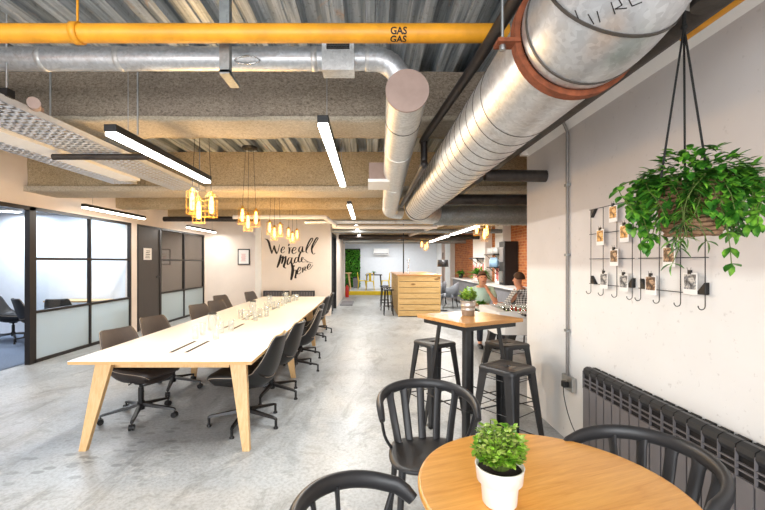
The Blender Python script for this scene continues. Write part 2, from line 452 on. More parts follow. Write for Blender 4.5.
def rough_box(x0, x1, y0, y1, z0, z1, name, mat, res=.09, amp=.018):
    b = MB(); b.cs = False
    nx = max(2, int((x1 - x0) / res))
    ring = []
    ny = max(2, int((y1 - y0) / res)); nz = max(2, int((z1 - z0) / res))
    for i in range(nz): ring.append((y0, z1 - (z1 - z0) * i / nz))
    for i in range(ny): ring.append((y0 + (y1 - y0) * i / ny, z0))
    for i in range(nz + 1): ring.append((y1, z0 + (z1 - z0) * i / nz))
    vs = []
    for i in range(nx + 1):
        xx = x0 + (x1 - x0) * i / nx
        for yy, zz in ring:
            q = noise.noise_vector(Vector((xx * 3, yy * 3, zz * 3))) * amp + noise.noise_vector(Vector((xx * 11, yy * 11, zz * 11))) * amp * .4
            vs.append((xx, yy + q.y, min(z1, zz + abs(q.z) * .8)))
    k = len(ring)
    fs = [(i * k + j, i * k + j + 1, (i + 1) * k + j + 1, (i + 1) * k + j) for i in range(nx) for j in range(k - 1)]
    b.add(vs, fs, None, True)
    b.add(vs[:k], [tuple(range(k))]); b.add(vs[-k:], [tuple(range(k - 1, -1, -1))])
    return b.build(name, mat, kind='structure')
rough_box(XL, 4.0, 3.47, 3.91, 2.78, ZD, 'trim_1', 'spray')
rough_box(XL, 4.0, 6.0, 6.30, 2.66, ZD, 'trim_2', 'spray_bulb_lit')
rough_box(XL, 4.0, 3.43, 3.95, 2.765, 2.80, 'trim_41', 'flange', .06, .03)
rough_box(XL, 4.0, 5.93, 6.55, 2.60, 2.675, 'trim_3', 'flange', .07, .012)
for i, (yy, zb) in enumerate(((8.1, 2.64), (10.2, 2.66), (12.5, 2.66), (14.7, 2.64), (17.0, 2.62))):
    rough_box(XL if yy < 11.5 else -1.0, 4.0, yy, yy + .28, zb, ZD, 'trim_%d' % (4 + i), 'spray_bulb_lit', .14)
# ---- left wall with the glazed office fronts
w = MB()
w.box(XL - .12, XL, -3, 12.6, 2.39, ZD + .1)
w.box(XL - .12, XL, -3, 3.4, 0, 2.39)
w.box(XL - .12, XL, 8.62, 8.85, 0, 2.39)
w.box(XL - .12, XL, 12.46, 12.6, 0, 2.39)
w.build('wall_left', 'plaster_warm', kind='structure')
def glazed(name, y0, y1, mulls, label_pane, pane, lower=True, transoms=(.78, 1.6), top=2.39, left_w=.045):
    e = thing(name, None, None, (XL, y0, 0), kind='structure')
    f = MB(); ys = [y0] + mulls + [y1]
    for k, yy in enumerate(ys):
        wd = .035 if 0 < k < len(ys) - 1 else .05
        a = yy - wd if k == len(ys) - 1 else (yy if k == 0 else yy - wd / 2)
        f.box(XL - .05, XL + .012, a, a + wd, 0, top)
    f.box(XL - .05, XL + .012, y0, y1, top - .05, top); f.box(XL - .05, XL + .012, y0, y1, 0, .05)
    for z in transoms: f.box(XL - .045, XL + .008, y0, y1, z - .02, z + .02)
    shift(f, e).build('window_frame', 'frame', e)
    for k in range(len(ys) - 1):
        g = MB().box(XL - .025, XL - .017, ys[k] + .02, ys[k + 1] - .02, transoms[0] + .02, top - .05)
        shift(g, e).build('pane', pane, e)
        g = MB().box(XL - .025, XL - .017, ys[k] + .02, ys[k + 1] - .02, .05, transoms[0] - .02)
        shift(g, e).build('frosted_pane', 'frost', e)
    return e
glazed('window_1', 6.10, 8.62, [7.36], None, 'glass')
# sliding opening: header rail and jamb only
f = MB(); f.box(XL - .06, XL + .02, 3.4, 6.10, 2.33, 2.39); f.box(XL - .06, XL + .02, 6.02, 6.10, 0, 2.39); f.box(XL - .06, XL + .02, 3.4, 3.46, 0, 2.39)
f.build('door_2', 'frame', kind='structure')
glazed('window_2', 9.83, 12.46, [11.12], None, 'smoke')
e = thing('door_1', None, None, (XL, 8.85, 0), kind='structure')
dd = MB().box(XL - .05, XL - .005, 8.90, 9.80, .01, 2.34); shift(dd, e).build('door_leaf', 'door', e)
dd = MB().box(XL - .06, XL + .012, 8.85, 8.90, 0, 2.39).box(XL - .06, XL + .012, 9.79, 9.83, 0, 2.39).box(XL - .06, XL + .012, 8.9, 9.79, 2.34, 2.39)
shift(dd, e).build('door_frame', 'frame', e)
dd = MB().cyl((XL, 9.70, 1.19), (XL + .05, 9.70, 1.19), .012, n=8).tube([(XL + .045, 9.70, 1.19), (XL + .05, 9.56, 1.19)], .011, 8).cyl((XL - .004, 9.70, 1.19), (XL + .008, 9.70, 1.19), .028, n=12)
shift(dd, e).build('door_handle', 'black', e)
# offices behind the glass
MB().box(-9.6, XL - .12, 2.0, 12.7, -.1, .0).build('carpet_floor', 'carpet', kind='structure').name = 'floor_office'
o = MB().box(-9.6, XL - .12, 8.66, 8.76, 0, 2.7).box(-9.7, -9.6, 1.9, 12.7, 0, 2.7).box(-9.6, XL - .12, 1.9, 2.0, 0, 2.7).build('wall_office', 'office_white', kind='structure')
MB().box(-9.6, XL - .12, 12.6, 12.7, 0, 2.7).build('wall_meeting', 'plaster', kind='structure')
MB().box(-9.6, XL - .12, 1.9, 12.7, 2.62, 2.7).build('ceiling_office', 'grey_f', kind='structure')
# ---- back walls
w = MB().box(XL, -3.05, 12.54, 12.66, 0, ZD + .1); w.build('wall_back_left', 'plaster_warm', kind='structure')
w = MB().box(-3.05, -1.08, 11.5, 11.75, 0, ZD + .1); w.box(-3.17, -3.05, 11.5, 12.6, 0, ZD + .1)
w.box(-1.30, -1.08, 11.75, 11.85, 0, ZD); w.box(-1.30, -1.08, 13.45, 18.8, 0, ZD + .1); w.box(-1.30, -1.08, 11.75, 13.45, 2.42, ZD + .1)
w.build('wall_back', 'plaster', kind='structure')
MB().box(-3.22, -3.06, 11.42, 11.5, 0, 2.6).build('trim_20', 'white', kind='structure')
e = thing('door_3', None, None, (-1.08, 11.85, 0), kind='structure')
q = MB().box(-1.2, -1.06, 11.85, 11.93, 0, 2.42).box(-1.2, -1.06, 13.37, 13.45, 0, 2.42).box(-1.2, -1.06, 11.93, 13.37, 2.34, 2.42).box(-1.18, -1.10, 12.62, 12.70, 0, 2.34)
shift(q, e).build('door_frame', 'black', e)
q = MB().box(-1.15, -1.14, 11.93, 12.62, .02, 2.34).box(-1.15, -1.14, 12.70, 13.37, .02, 2.34); shift(q, e).build('pane', 'smoke', e)
MB().box(-2.4, -1.3, 11.8, 13.6, 0, 2.6).build('wall_cupboard', 'grey_f', kind='structure')
# ---- right wall, its painted beam and the room beyond
w = MB().box(XR, XR + .2, -3, 4.36, 0, 2.70)
w.build('wall_right', 'wall_right', loc=(0, 0, 0), kind='structure')
w = MB().prism([(XR + .01, 2.68), (XR - .085, 2.80), (XR - .085, 3.0), (XR + .2, 3.3), (XR + .2, 2.68)], -3, 4.36, Matrix(((1, 0, 0, 0), (0, 0, 1, 0), (0, 1, 0, 0), (0, 0, 0, 1))))
w.build('trim_21', 'beam_paint', kind='structure')
MB().box(XR + .2, 4.1, 4.1, 4.36, 0, ZD + .1).box(XR - .08, XR + .2, 4.30, 4.36, 2.7, ZD + .1).build('wall_return', 'plaster', kind='structure')
w = MB().box(4.0, 4.15, 4.36, 22.3, 0, ZD + .1); w.build('wall_brick', 'brick', loc=(0, 0, 0), kind='structure')
for k, (a, b) in enumerate(((18.4, 19.6), (12.9, 14.4), (11.2, 11.9), (20.6, 22.1))):
    MB().box(3.78, 4.0, a, b, 0, ZD + .05).build('trim_%d' % (22 + k), 'white', kind='structure')
MB().box(-3.0, 4.1, 22.1, 22.25, 0, ZD + .1).box(-3.1, -3.0, 18.8, 22.2, 0, ZD + .1).box(-3.0, -1.3, 18.75, 18.8, 0, ZD + .1).build('wall_far', 'office_white', kind='structure')
MB().box(-3.0, 4.1, 18.86, 22.2, -.1, .16).build('floor_platform', 'stone', kind='structure')
MB().box(-1.3, 4.0, 18.78, 18.86, 0, .18).build('trim_30', 'yellow', kind='structure')
# ---- wall behind the camera, with two unseen window openings added for the fill lamps
w = MB(); w.box(XL, XR + .2, -3.15, -3, 2.9, ZD + .1).box(XL, XR + .2, -3.15, -3, 0, .5).box(XL, -4.7, -3.15, -3, .5, 2.9).box(-1.9, -1.5, -3.15, -3, .5, 2.9).box(1.3, XR + .2, -3.15, -3, .5, 2.9)
w.build('wall_front', 'plaster', kind='structure')
for k, (a, b) in enumerate(((-4.7, -1.9), (-1.5, 1.3))):
    f = MB(); f.box(a, a + .05, -3.1, -3.04, .5, 2.9).box(b - .05, b, -3.1, -3.04, .5, 2.9).box(a, b, -3.1, -3.04, .5, .55).box(a, b, -3.1, -3.04, 2.85, 2.9).box((a + b) / 2 - .025, (a + b) / 2 + .025, -3.1, -3.04, .5, 2.9)
    f.build('window_%d' % (3 + k), 'frame', kind='structure')  # frames of the added openings, never in view

# ================================================================== LIGHTS
def area(name, loc, rot, sx, sy, power, color=(1, 1, 1)):
    l = bpy.data.lights.new(name, 'AREA'); l.shape = 'RECTANGLE'; l.size = sx; l.size_y = sy; l.energy = power; l.color = color
    o = bpy.data.objects.new(name, l); COL.objects.link(o); o.location = loc; o.rotation_euler = rot
    o.visible_camera = True
    return o
K = 1.0
area('rear_fill', (-3.3, -3.2, 1.7), (PI / 2, 0, 0), 2.7, 2.3, 300 * K, (.95, .97, 1))  # unseen lamps added behind the rear openings as soft frontal fill
area('rear_fill', (-.1, -3.2, 1.7), (PI / 2, 0, 0), 2.7, 2.3, 300 * K, (.95, .97, 1))
wd = bpy.data.worlds.new('World'); SC.world = wd; wd.use_nodes = True
nt = wd.node_tree; bg = nt.nodes['Background']
sky = nt.nodes.new('ShaderNodeTexSky'); sky.sky_type = 'NISHITA'; sky.sun_elevation = math.radians(40); sky.sun_disc = False
nt.links.new(sky.outputs[0], bg.inputs[0]); bg.inputs[1].default_value = .12

def batten(x, y0, y1, z, w, label, hang=True, body='black', group=None, deck=ZD, power=60):
    e = thing('linear_light', label, 'ceiling light', (x, (y0 + y1) / 2, z), group=group)
    L = (y1 - y0) / 2
    b = MB().box(-w / 2, w / 2, -L, L, .025, .075); b.build('housing', body, e, bevel=.004)
    b = MB().box(-w / 2 + .004, w / 2 - .004, -L + .01, L - .01, 0, .025); b.build('diffuser', 'led', e, bevel=.004)
    if hang:
        for s in (-1, 1): MB().cyl((0, s * L * .75, .07), (0, s * L * .75, deck - z + .06), .003, n=5).build('suspension_wire', 'steel', e)
    l = bpy.data.lights.new('led_glow', 'AREA'); l.shape = 'RECTANGLE'; l.size = w; l.size_y = 2 * L - .02; l.energy = power; l.color = (1, .985, .95)
    o = bpy.data.objects.new('led_glow', l); COL.objects.link(o); o.parent = e; o.location = (0, 0, -.004)
    return e
batten(-1.73, 2.68, 4.32, 2.40, .085, 'black suspended LED batten over the near end of the white meeting table', power=42)
aisle = ['nearest and longest-looking LED batten over the aisle', 'second LED batten from the camera over the aisle', 'third LED batten from the camera over the aisle, small in view', 'farthest LED batten over the aisle, near the raised platform']
for k, (a, b) in enumerate(((2.65, 4.8), (6.4, 8.4), (10.0, 11.9), (13.4, 15.4))):
    batten(-.30, a, b, 2.45, .075, aisle[k], group='LED battens in a line over the aisle')
batten(-4.7, 6.6, 8.4, 2.44, .075, 'LED batten along the left wall above the clear glass office front', group='LED battens along the left wall', power=40)
batten(-4.7, 10.4, 12.3, 2.44, .075, 'LED batten along the left wall above the dark door and grey glazing', group='LED battens along the left wall', power=40)
batten(2.35, 8.6, 11.2, 2.30, .12, 'pale fluorescent batten above the kitchen side, nearer one', body='tray', group='battens above the kitchen side', power=110)
batten(2.35, 11.8, 15.0, 2.30, .12, 'pale fluorescent batten above the kitchen side, farther one', body='tray', group='battens above the kitchen side', power=110)
area('platform_light', (1, 20.3, 2.6), (0, 0, 0), 3, 1.2, 120, (.95, .98, 1))
def roundlight(x, y, label, pw):
    e = thing('recessed_light', label, 'ceiling light', (x, y, 2.575), group='round lights in the glass office ceiling')
    MB().lathe([(.17, .0), (.2, .0), (.2, .045), (.17, .045), (.17, .0)], n=24).build('trim_ring', 'white', e)
    MB().lathe([(.0, .01), (.17, .01), (.17, .02)], n=24).build('diffuser', 'led_cool', e)
    l = bpy.data.lights.new('office_glow', 'AREA'); l.shape = 'DISK'; l.size = .34; l.energy = pw * .48; l.color = (.80, .89, 1)
    o = bpy.data.objects.new('office_glow', l); COL.objects.link(o); o.parent = e; o.location = (0, 0, .003)
roundlight(-7.3, 8.15, 'round ceiling light in the glass office, seen through the open doorway', 120)
roundlight(-5.95, 8.0, 'round ceiling light in the glass office, seen through the clear pane', 110)
roundlight(-6.6, 5.2, 'round ceiling light in the glass office, hidden nearer side', 120)
l = area('meeting_room_glow', (-6.6, 10.7, 2.55), (0, 0, 0), .6, .6, 80, (1, .95, .9))

# ================================================================== PIPES AND DUCTS
def line_pts(a, b, n):
    a = Vector(a); b = Vector(b); return [a.lerp(b, i / n) for i in range(n + 1)]
# gas pipe
gy, gz, gr = 2.3, 2.865, .051
e = thing('gas_pipe', 'bright yellow gas pipe running across under the corrugated deck', 'pipe', (-1, gy, gz - gr))
b = MB().cyl((-5.05, gy, gz), (.80, gy, gz), gr, n=24); shift(b, e).build('pipe', 'gas', e)
for xx in (-1.67,):
    b = MB().lathe([(gr + .002, -.02), (gr + .01, -.02), (gr + .01, .02), (gr + .002, .02)], n=20)
    b.v = [Matrix.Rotation(PI / 2, 4, 'Y') @ p + Vector((xx, gy, gz)) for p in b.v]
    b.cyl((xx, gy, gz + gr), (xx, gy, ZD), .007, n=6); shift(b, e).build('pipe_clip', 'gas' if xx < 0 else 'rust', e)
def text_mesh(txt, size, name='txt'):
    cu = bpy.data.curves.new(name, 'FONT'); cu.body = txt; cu.size = size; cu.align_x = 'CENTER'; cu.align_y = 'CENTER'; cu.offset = size * .028; cu.resolution_u = 3
    ob = bpy.data.objects.new(name, cu); COL.objects.link(ob)
    dg = bpy.context.evaluated_depsgraph_get(); me = bpy.data.meshes.new_from_object(ob.evaluated_get(dg))
    bm = bmesh.new(); bm.from_mesh(me); bmesh.ops.triangulate(bm, faces=bm.faces)
    for _ in range(3): bmesh.ops.subdivide_edges(bm, edges=[q for q in bm.edges if q.calc_length() > size * .12], cuts=1, use_grid_fill=True); bmesh.ops.triangulate(bm, faces=bm.faces)
    bm.to_mesh(me); bm.free()
    bpy.data.objects.remove(ob); return me
me = text_mesh('GAS', .053)
for row, ang0 in ((0, math.radians(196)), (1, math.radians(246))):
    b = MB(); xx0 = (398 - CX) / F * gy
    vs = []
    for v in me.vertices:
        a = ang0 - v.co.y / gr * 1.0 
        vs.append((xx0 + v.co.x * .95, gy + math.cos(a) * (gr + .0012), gz + math.sin(a) * (gr + .0012)))
    b.add(vs, [tuple(p.vertices) for p in me.polygons], None, False)
    shift(b, e).build('gas_lettering', 'ink', e)
# transverse silver duct with elbow, joined to the long one with the pink cap
ty, tz, tr = 2.72, 2.93, .076
capP = Vector((.235, 2.40, 2.575)); endP = Vector((.37, 6.75, 2.455)); mr = .126
e = thing('ventilation_duct', 'silver duct crossing under the deck and turning down into a capped duct', 'duct', (-1, ty, 2.4))
pth = [(-5.05, ty, tz), (-1.05, ty, tz)]
b = MB().cyl((-5.05, ty, tz), (-.0, ty, tz), tr, n=28)
el = smoothpath([(-.0, ty, tz), (.09, ty, tz - .008), (.17, ty + .01, tz - .05), (.22, ty + .02, tz - .13), (.24, ty + .04, tz - .25)], 5)
b.tube(el, [tr + .004 * (i % 2) for i in range(len(el))], 24); shift(b, e).build('cross_duct', 'galv', e)
for xx in (-2.2, -1.68, -.95, -.36, .0): 
    b = MB()
    q = MB().lathe([(tr, -.02), (tr + .003, -.018), (tr + .003, .018), (tr, .02)], n=24)
    q.v = [Matrix.Rotation(PI / 2, 4, 'Y') @ p + Vector((xx, ty, tz)) for p in q.v]; b.add(q.v, q.f)
    shift(b, e).build('joint_band', 'galv_light', e)
dirn = (endP - capP).normalized()
b = MB(); L = (endP - capP).length
b.tube([capP, capP + dirn * L], mr, 32)
b.tube(smoothpath([endP - dirn * .02, endP + dirn * .1, endP + Vector((.05, .2, -.02)), endP + Vector((.2, .28, -.03))], 5), mr * .99, 24)
shift(b, e).build('long_duct', 'galv_light', e)
b = MB().tube([capP - dirn * .012, capP + dirn * .004], mr + .004, 32); shift(b, e).build('end_cap', 'cap', e)
for s in (.42, 1.1, 2.4, 3.7): 
    c = capP + dirn * s; b = MB().tube([c - dirn * .004, c + dirn * .004], mr + .003, 28)
    shift(b, e).build('clamp_ring', 'seam' if s < .5 else 'galv_light', e)
b = MB().box(.01, .25, 4.3, 4.75, 2.44, 2.62); shift(b, e).build('branch_box', 'cap', e)
b = MB().box(.0, .26, 4.28, 4.77, 2.41, 2.44); shift(b, e).build('branch_flange', 'white', e)
b = MB().box(-.30, -.09, 2.60, 2.72, 2.80, 2.995); shift(b, e).build('damper_box', 'galv_light', e)
b = MB()
for k in range(5): b.box(-.27, -.12, 2.592, 2.602, 2.935 + k * .011, 2.941 + k * .011)
shift(b, e).build('grille', 'black', e)
b = MB().tube(arc((-.72, 0), .0, 0, 1, 1, 0) if 0 else [(-.80 + .055 * math.cos(a) * 1.5, ty - tr - .004 + .008 * abs(math.cos(a)), tz - .045 + .025 * math.sin(a)) for a in [2 * PI * i / 16 for i in range(16)]], .005, 6, closed=True)
shift(b, e).build('access_hatch', 'chrome', e)
b = MB().box(-.90, -.84, 2.42, 2.47, 2.70, 3.27).box(-.90, -.84, 2.42, 2.62, 2.69, 2.715); b.build('steel_bracket', 'galv_rib')
tag(bpy.data.objects['steel_bracket'], 'pale steel hanger bracket between the yellow pipe and silver duct', 'bracket')
# big spiral duct
bx, bz, br = .788, 2.413, .217
e = thing('spiral_duct', 'large silver spiral duct running away down the right side with a rusty band', 'duct', (bx, 4, bz - br))
b = MB().tube(line_pts((bx, 1.5, bz), (bx, 6.25, bz), 8), br, 48); shift(b, e).build('spiral_section', 'galv', e)
b = MB(); pts = []
pitch = .155; n = 40
for i in range(int((6.2 - 1.95) / pitch * n)):
    a = 2 * PI * i / n; pts.append((bx + (br + .001) * math.cos(a), 1.95 + pitch * i / n, bz + (br + .001) * math.sin(a)))
b.tube(pts, .0021, 5); shift(b, e).build('spiral_seam', 'seam', e)
ring = MB().tube([(bx, 1.50, bz), (bx, 1.545, bz)], br + .022, 48).box(bx - br - .085, bx - br + .0, 1.49, 1.55, bz - .04, bz - .025)
shift(ring, e).build('rusty_band', 'rust', e)
b = MB().cyl((bx - br - .06, 1.52, bz - .055), (bx - br - .06, 1.52, ZD + .06), .006, n=6).cyl((bx - br - .06, 1.52, bz - .06), (bx - br - .06, 1.52, bz - .04), .013, n=6); shift(b, e).build('threaded_rod', 'steel', e)
el = smoothpath([(bx, 1.49, bz), (bx, 1.36, bz + .0), (bx + .005, 1.24, bz + .05), (bx, 1.16, bz + .16), (bx, 1.13, bz + .32), (bx, 1.13, bz + .78)], 6)
b = MB().tube(el, [br - .006 if i < 1 else br + .004 for i in range(len(el))], 48); shift(b, e).build('upturned_elbow', 'galv', e)
b = MB()
for i in (3, 9, 15): b.tube([el[i], el[i] + (el[i + 1] - el[i]).normalized() * .01], br + .008, 48)
shift(b, e).build('elbow_seam', 'seam', e)
b = MB()
b = MB().tube([(bx, 6.1, bz), (bx, 6.13, bz)], br + .008, 40); shift(b, e).build('end_band', 'seam', e)
el = smoothpath([(bx, 6.22, bz), (bx + .02, 6.42, bz - .01), (bx + .14, 6.6, bz - .03), (bx + .35, 6.7, bz - .06)], 6)
b = MB().tube(el, [br - (br - .17) * i / (len(el) - 1) for i in range(len(el))], 32); shift(b, e).build('end_elbow', 'galv_light', e)
# handwritten black marks on the elbow sheet
from mathutils.bvhtree import BVHTree
eo = [c for c in bpy.data.objects if c.name.startswith('upturned_elbow')][0]
bv = BVHTree.FromPolygons([v.co + e.location for v in eo.data.vertices], [tuple(p.vertices) for p in eo.data.polygons])
for line in ([(575, 10), (580, 22), (590, 26)], [(588, 14), (594, 24)], [(597, 11), (600, 22)], [(611, 2), (615, 14)], [(618, -2), (622, 5), (615, 9), (627, 8)], [(628, -2), (632, 6), (642, 2)]):
    pts_ = []
    for (ax_, ay_), (bx_, by_) in zip(line[:-1], line[1:]):
        for q_ in range(5):
            t_ = q_ / 4; dv = P(ax_ + (bx_ - ax_) * t_, ay_ + (by_ - ay_) * t_, 1.0) - Vector((0, 0, H))
            hit = bv.ray_cast(Vector((0, 0, H)), dv.normalized())
            if hit[0] is not None: pts_.append(hit[0] + hit[1].normalized() * (.001 if hit[1].dot(dv) < 0 else -.001))
    if len(pts_) > 2: shift(MB().tube(pts_, .0016, 5), e).build('marker_stroke', 'ink', e)
# ribbed duct to the right
e = thing('ribbed_duct', 'dull grey ribbed duct running right behind the end of the right wall', 'duct', (2.4, 6.72, 2.15))
b = MB().cyl((1.1, 6.72, 2.335), (3.95, 6.72, 2.335), .168, n=32); shift(b, e).build('duct_tube', 'galv_rib', e)
b = MB(); xx = 1.2
while xx < 3.9:
    b.tube([(xx, 6.72, 2.335), (xx + .014, 6.72, 2.335)], .174, 28); xx += .14
shift(b, e).build('rib', 'galv_rib', e)
for xx in (2.0, 3.3): shift(MB().cyl((xx, 6.72, 2.5), (xx, 6.72, ZD + .06), .006, n=6), e).build('hanger', 'steel', e)
def pipe(pts, r, mat, label, name='ceiling_pipe', n=14):
    b = MB().tube(pts, r, n); o = b.build(name, mat); return tag(o, label, 'pipe')
pipe([(.7, 7.4, 2.63), (3.9, 7.4, 2.63)], .075, 'galv_light', 'smooth pale pipe just above the grey ribbed duct')
pipe([(1.14, 3.9, 2.395), (1.90, 3.9, 2.385)], .058, 'darkpipe', 'dark rusty pipe stub entering the right wall')
pipe([(1.0, 5.2, 2.36), (3.9, 5.2, 2.36)], .07, 'darkpipe', 'dark thick pipe crossing beyond the end of the right wall')
pipe([(1.36, .5, 2.602), (1.30, 6.5, 2.55)], .066, 'darkpipe', 'dark pipe running alongside the right of the large spiral duct')
pipe([(1.56, .4, 2.662), (1.56, 1.98, 2.662)], .024, 'gas', 'short yellow pipe high beside the right wall', n=18)
e = thing('capped_stub', 'short silver duct stub with dark rusty cap beside the hanging ropes', 'duct', (1.045, 1.22, 2.335))
b = MB().cyl((1.045, 1.22, 2.355), (1.045, 1.22, 3.2), .066, n=24); shift(b, e).build('stub', 'galv', e)
b = MB().cyl((1.045, 1.22, 2.335), (1.045, 1.22, 2.357), .05, n=24); shift(b, e).build('stub_cap', 'darkpipe', e)
pipe(smoothpath([P(530, -25, 1.5), P(478, 60, 2.2), (.49, 3.42, 2.62), (.49, 3.5, 2.60), (.49, 3.5, 2.50), (.49, 3.52, 2.42), (.49, 3.7, 2.395), (.52, 6.2, 2.42)], 5), .03, 'blackpipe', 'black iron pipe slanting down left of the large spiral duct')
pipe([(-1.5, 9.5, 2.50), (1.9, 9.5, 2.50)], .05, 'galv_light', 'pale pipe crossing the aisle near the end wall')
pipe(smoothpath([(-3.0, 8.9, 2.55), (-1.1, 8.9, 2.55), (-.95, 8.95, 2.53), (-.75, 9.2, 2.42), (-.6, 9.3, 2.36), (1.6, 9.3, 2.36)], 4), .045, 'beam_paint', 'cream pipe with a kink crossing above the lettering wall')
pipe([(-1.0, 11.3, 2.42), (3.9, 11.3, 2.42)], .06, 'galv_rib', 'grey pipe crossing over the plank bar')
pipe([(-1.0, 13.6, 2.40), (3.9, 13.6, 2.40)], .08, 'darkpipe', 'dark pipe crossing beyond the plank bar')
pipe([(-1.0, 16.0, 2.38), (3.9, 16.0, 2.38)], .09, 'galv_rib', 'grey pipe crossing before the raised platform')
pipe([(-4.9, 9.6, 2.58), (-2.6, 9.6, 2.58)], .06, 'darkpipe', 'dark pipe crossing in front of the left back wall')
pipe([(2.0, 7.0, 2.46), (1.1, 17, 2.46)], .05, 'galv_light', 'pale pipe running back beside the kitchen lights')
pipe([(-3.07, 3.9, 2.575), (-2.15, 3.9, 2.575)], .03, 'darkpipe', 'slim dark channel hanging under the pale cable tray')
for k, (x, y, z) in enumerate(((-2.62, 3.3, 2.62), (-1.9, 3.3, 2.60))):
    tag(MB().cyl((x, y, z), (x, y, ZD + .06), .008, n=6).build('hanger_rod', 'steel'), ['thin steel rod holding the middle of the pale cable tray', 'thin pale steel rod in front of the first sprayed beam'][k], 'rod')
tag(MB().cyl((-2.41, 2.67, 2.71), (-2.41, 2.67, ZD + .06), .008, n=6).build('hanger_rod', 'steel'), 'steel rod holding the right edge of the pale cable tray', 'rod')
# slotted strut at the top
b = MB().box(-.0, .66, 1.9, 1.93, 3.02, 3.045).box(-.0, .66, 1.9, 1.905, 3.0, 3.02).box(.1, .11, 1.91, 1.92, 3.04, 3.3).box(.55, .56, 1.91, 1.92, 3.04, 3.3)
tag(b.build('slotted_strut', 'darkpipe'), 'black slotted channel under the deck above the gas lettering', 'bracket')
b = MB().box(-1.6, -.95, 1.9, 1.95, 3.045, 3.075).box(-1.5, -1.49, 1.92, 1.93, 3.07, 3.3).box(-1.06, -1.05, 1.92, 1.93, 3.07, 3.3)
tag(b.build('slotted_strut', 'blackpipe'), 'black channel under the deck at the upper left', 'bracket')
# cable trays: real slotted lattice
def tray(x0, x1, y0, y1, z, label, name='cable_tray', sw=.02):
    e = thing(name, label, 'cable tray', ((x0 + x1) / 2, (y0 + y1) / 2, z))
    b = MB(); nst = max(3, int((x1 - x0) / .075))
    for i in range(nst + 1):
        xx = x0 + (x1 - x0) * i / nst; b.box(xx - sw / 2, xx + sw / 2, y0, y1, z, z + .003)
    yy = y0
    while yy < y1: b.box(x0, x1, yy, yy + .035, z, z + .0028); yy += .07
    shift(b, e).build('slotted_bed', 'tray', e)
    b = MB().box(x0 - .004, x0, y0, y1, z, z + .05).box(x1, x1 + .004, y0, y1, z, z + .05); shift(b, e).build('side_rail', 'tray', e)
    return e
tray(-2.88, -2.42, 1.6, 6.4, 2.61, 'wide pale perforated cable tray running along the upper left')
tray(-3.62, -3.30, 2.0, 5.7, 2.66, 'narrow perforated cable tray farther left, beside the white plaster ledge')
rough_box(-3.28, -3.02, 1.5, 5.3, 2.62, 2.70, 'trim_40', 'white', .1, .02)
b = MB().cyl((-2.46, 2.95, 2.69), (-2.34, 2.80, 2.665), .04, n=16).box(-2.50, -2.43, 2.92, 3.0, 2.613, 2.70)
tag(b.build('detector', 'cap'), 'pinkish cylindrical sensor on the edge of the pale cable tray', 'sensor')
tag(MB().box(-2.46, -2.40, 2.66, 2.72, 2.655, 2.71).build('junction_box', 'black'), 'small black box on the near end of the cable tray', 'box')
# wall conduit, socket, cable
e = thing('wall_conduit', 'grey conduit running down the right wall to the socket', 'conduit', (XR - .02, 3.44, .6))
b = MB().tube(smoothpath([(XR - .02, 3.44, .57), (XR - .02, 3.44, 1.6), (XR - .02, 3.44, 2.55), (XR - .03, 3.43, 2.68), (XR - .12, 3.38, 2.80), (XR - .14, 3.36, 2.86)], 4), .0125, 8); shift(b, e).build('conduit_tube', 'conduit', e)
for z in (.95, 1.6, 2.2): shift(MB().box(XR - .035, XR - .001, 3.415, 3.465, z, z + .022), e).build('saddle_clip', 'galv_rib', e)
e = thing('wall_socket', 'metal wall socket with black plug at the foot of the conduit', 'socket', (XR - .03, 3.40, .45))
shift(MB().box(XR - .04, XR - .001, 3.32, 3.50, .46, .58), e).build('back_box', 'steel', e, bevel=.004)
shift(MB().box(XR - .085, XR - .04, 3.37, 3.42, .49, .54), e).build('plug', 'black', e, bevel=.006)
shift(MB().tube(smoothpath([(XR - .075, 3.395, .49), (XR - .07, 3.39, .40), (XR - .06, 3.33, .26), (XR - .06, 3.22, .17), (XR - .05, 3.12, .14)], 6), .004, 6), e).build('power_cord', 'black', e)

# ================================================================== RADIATOR
e = thing('column_radiator', 'long anthracite radiator along the foot of the right wall', 'radiator', (1.66, 2.0, .1))
fx = 1.62; nsec = 22; y0 = 3.02; dy = .0895
for k in range(nsec):
    ya = y0 - k * dy; b = MB()
    b.mat(0).box(fx, fx + .012, ya - dy + .005, ya - .005, .12, .61)
    b.box(fx + .03, fx + .085, ya - dy + .028, ya - .028, .12, .70)
    # rounded top shoulder
    pr = [(fx + .012, .700), (fx, .722), (fx + .006, .748), (fx + .03, .762), (fx + .055, .760), (fx + .055, .735)]
    b.mat(2).prism([(p[0], p[1]) for p in pr], ya - dy + .003, ya - .003, Matrix(((1, 0, 0, 0), (0, 0, 1, 0), (0, 1, 0, 0), (0, 0, 0, 1))))
    b.mat(0)
    for zz in (.638, .668): b.box(fx + .002, fx + .012, ya - dy + .004, ya - .004, zz, zz + .007)
    b.box(fx - .001, fx + .02, ya - .004, ya + .0, .60, .73)
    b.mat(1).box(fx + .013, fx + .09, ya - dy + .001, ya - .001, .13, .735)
    for q in range(3): b.box(fx + .06 + .012 * q, fx + .066 + .012 * q, ya - dy + .012, ya - .012, .735, .757)
    shift(b, e).build('radiator_section', ['radiator', 'raddark', 'stool'], e, bevel=0)
shift(MB().box(fx + .09, XR, 2.8, 2.84, .2, .24).box(fx + .09, XR, 1.3, 1.34, .2, .24).box(fx + .09, XR, 2.8, 2.84, .6, .64), e).build('wall_bracket', 'black', e)
shift(MB().cyl((fx + .05, 2.9, 0), (fx + .05, 2.9, .14), .012, n=8).cyl((fx + .05, 1.2, 0), (fx + .05, 1.2, .14), .012, n=8), e).build('feed_pipe', 'black', e)

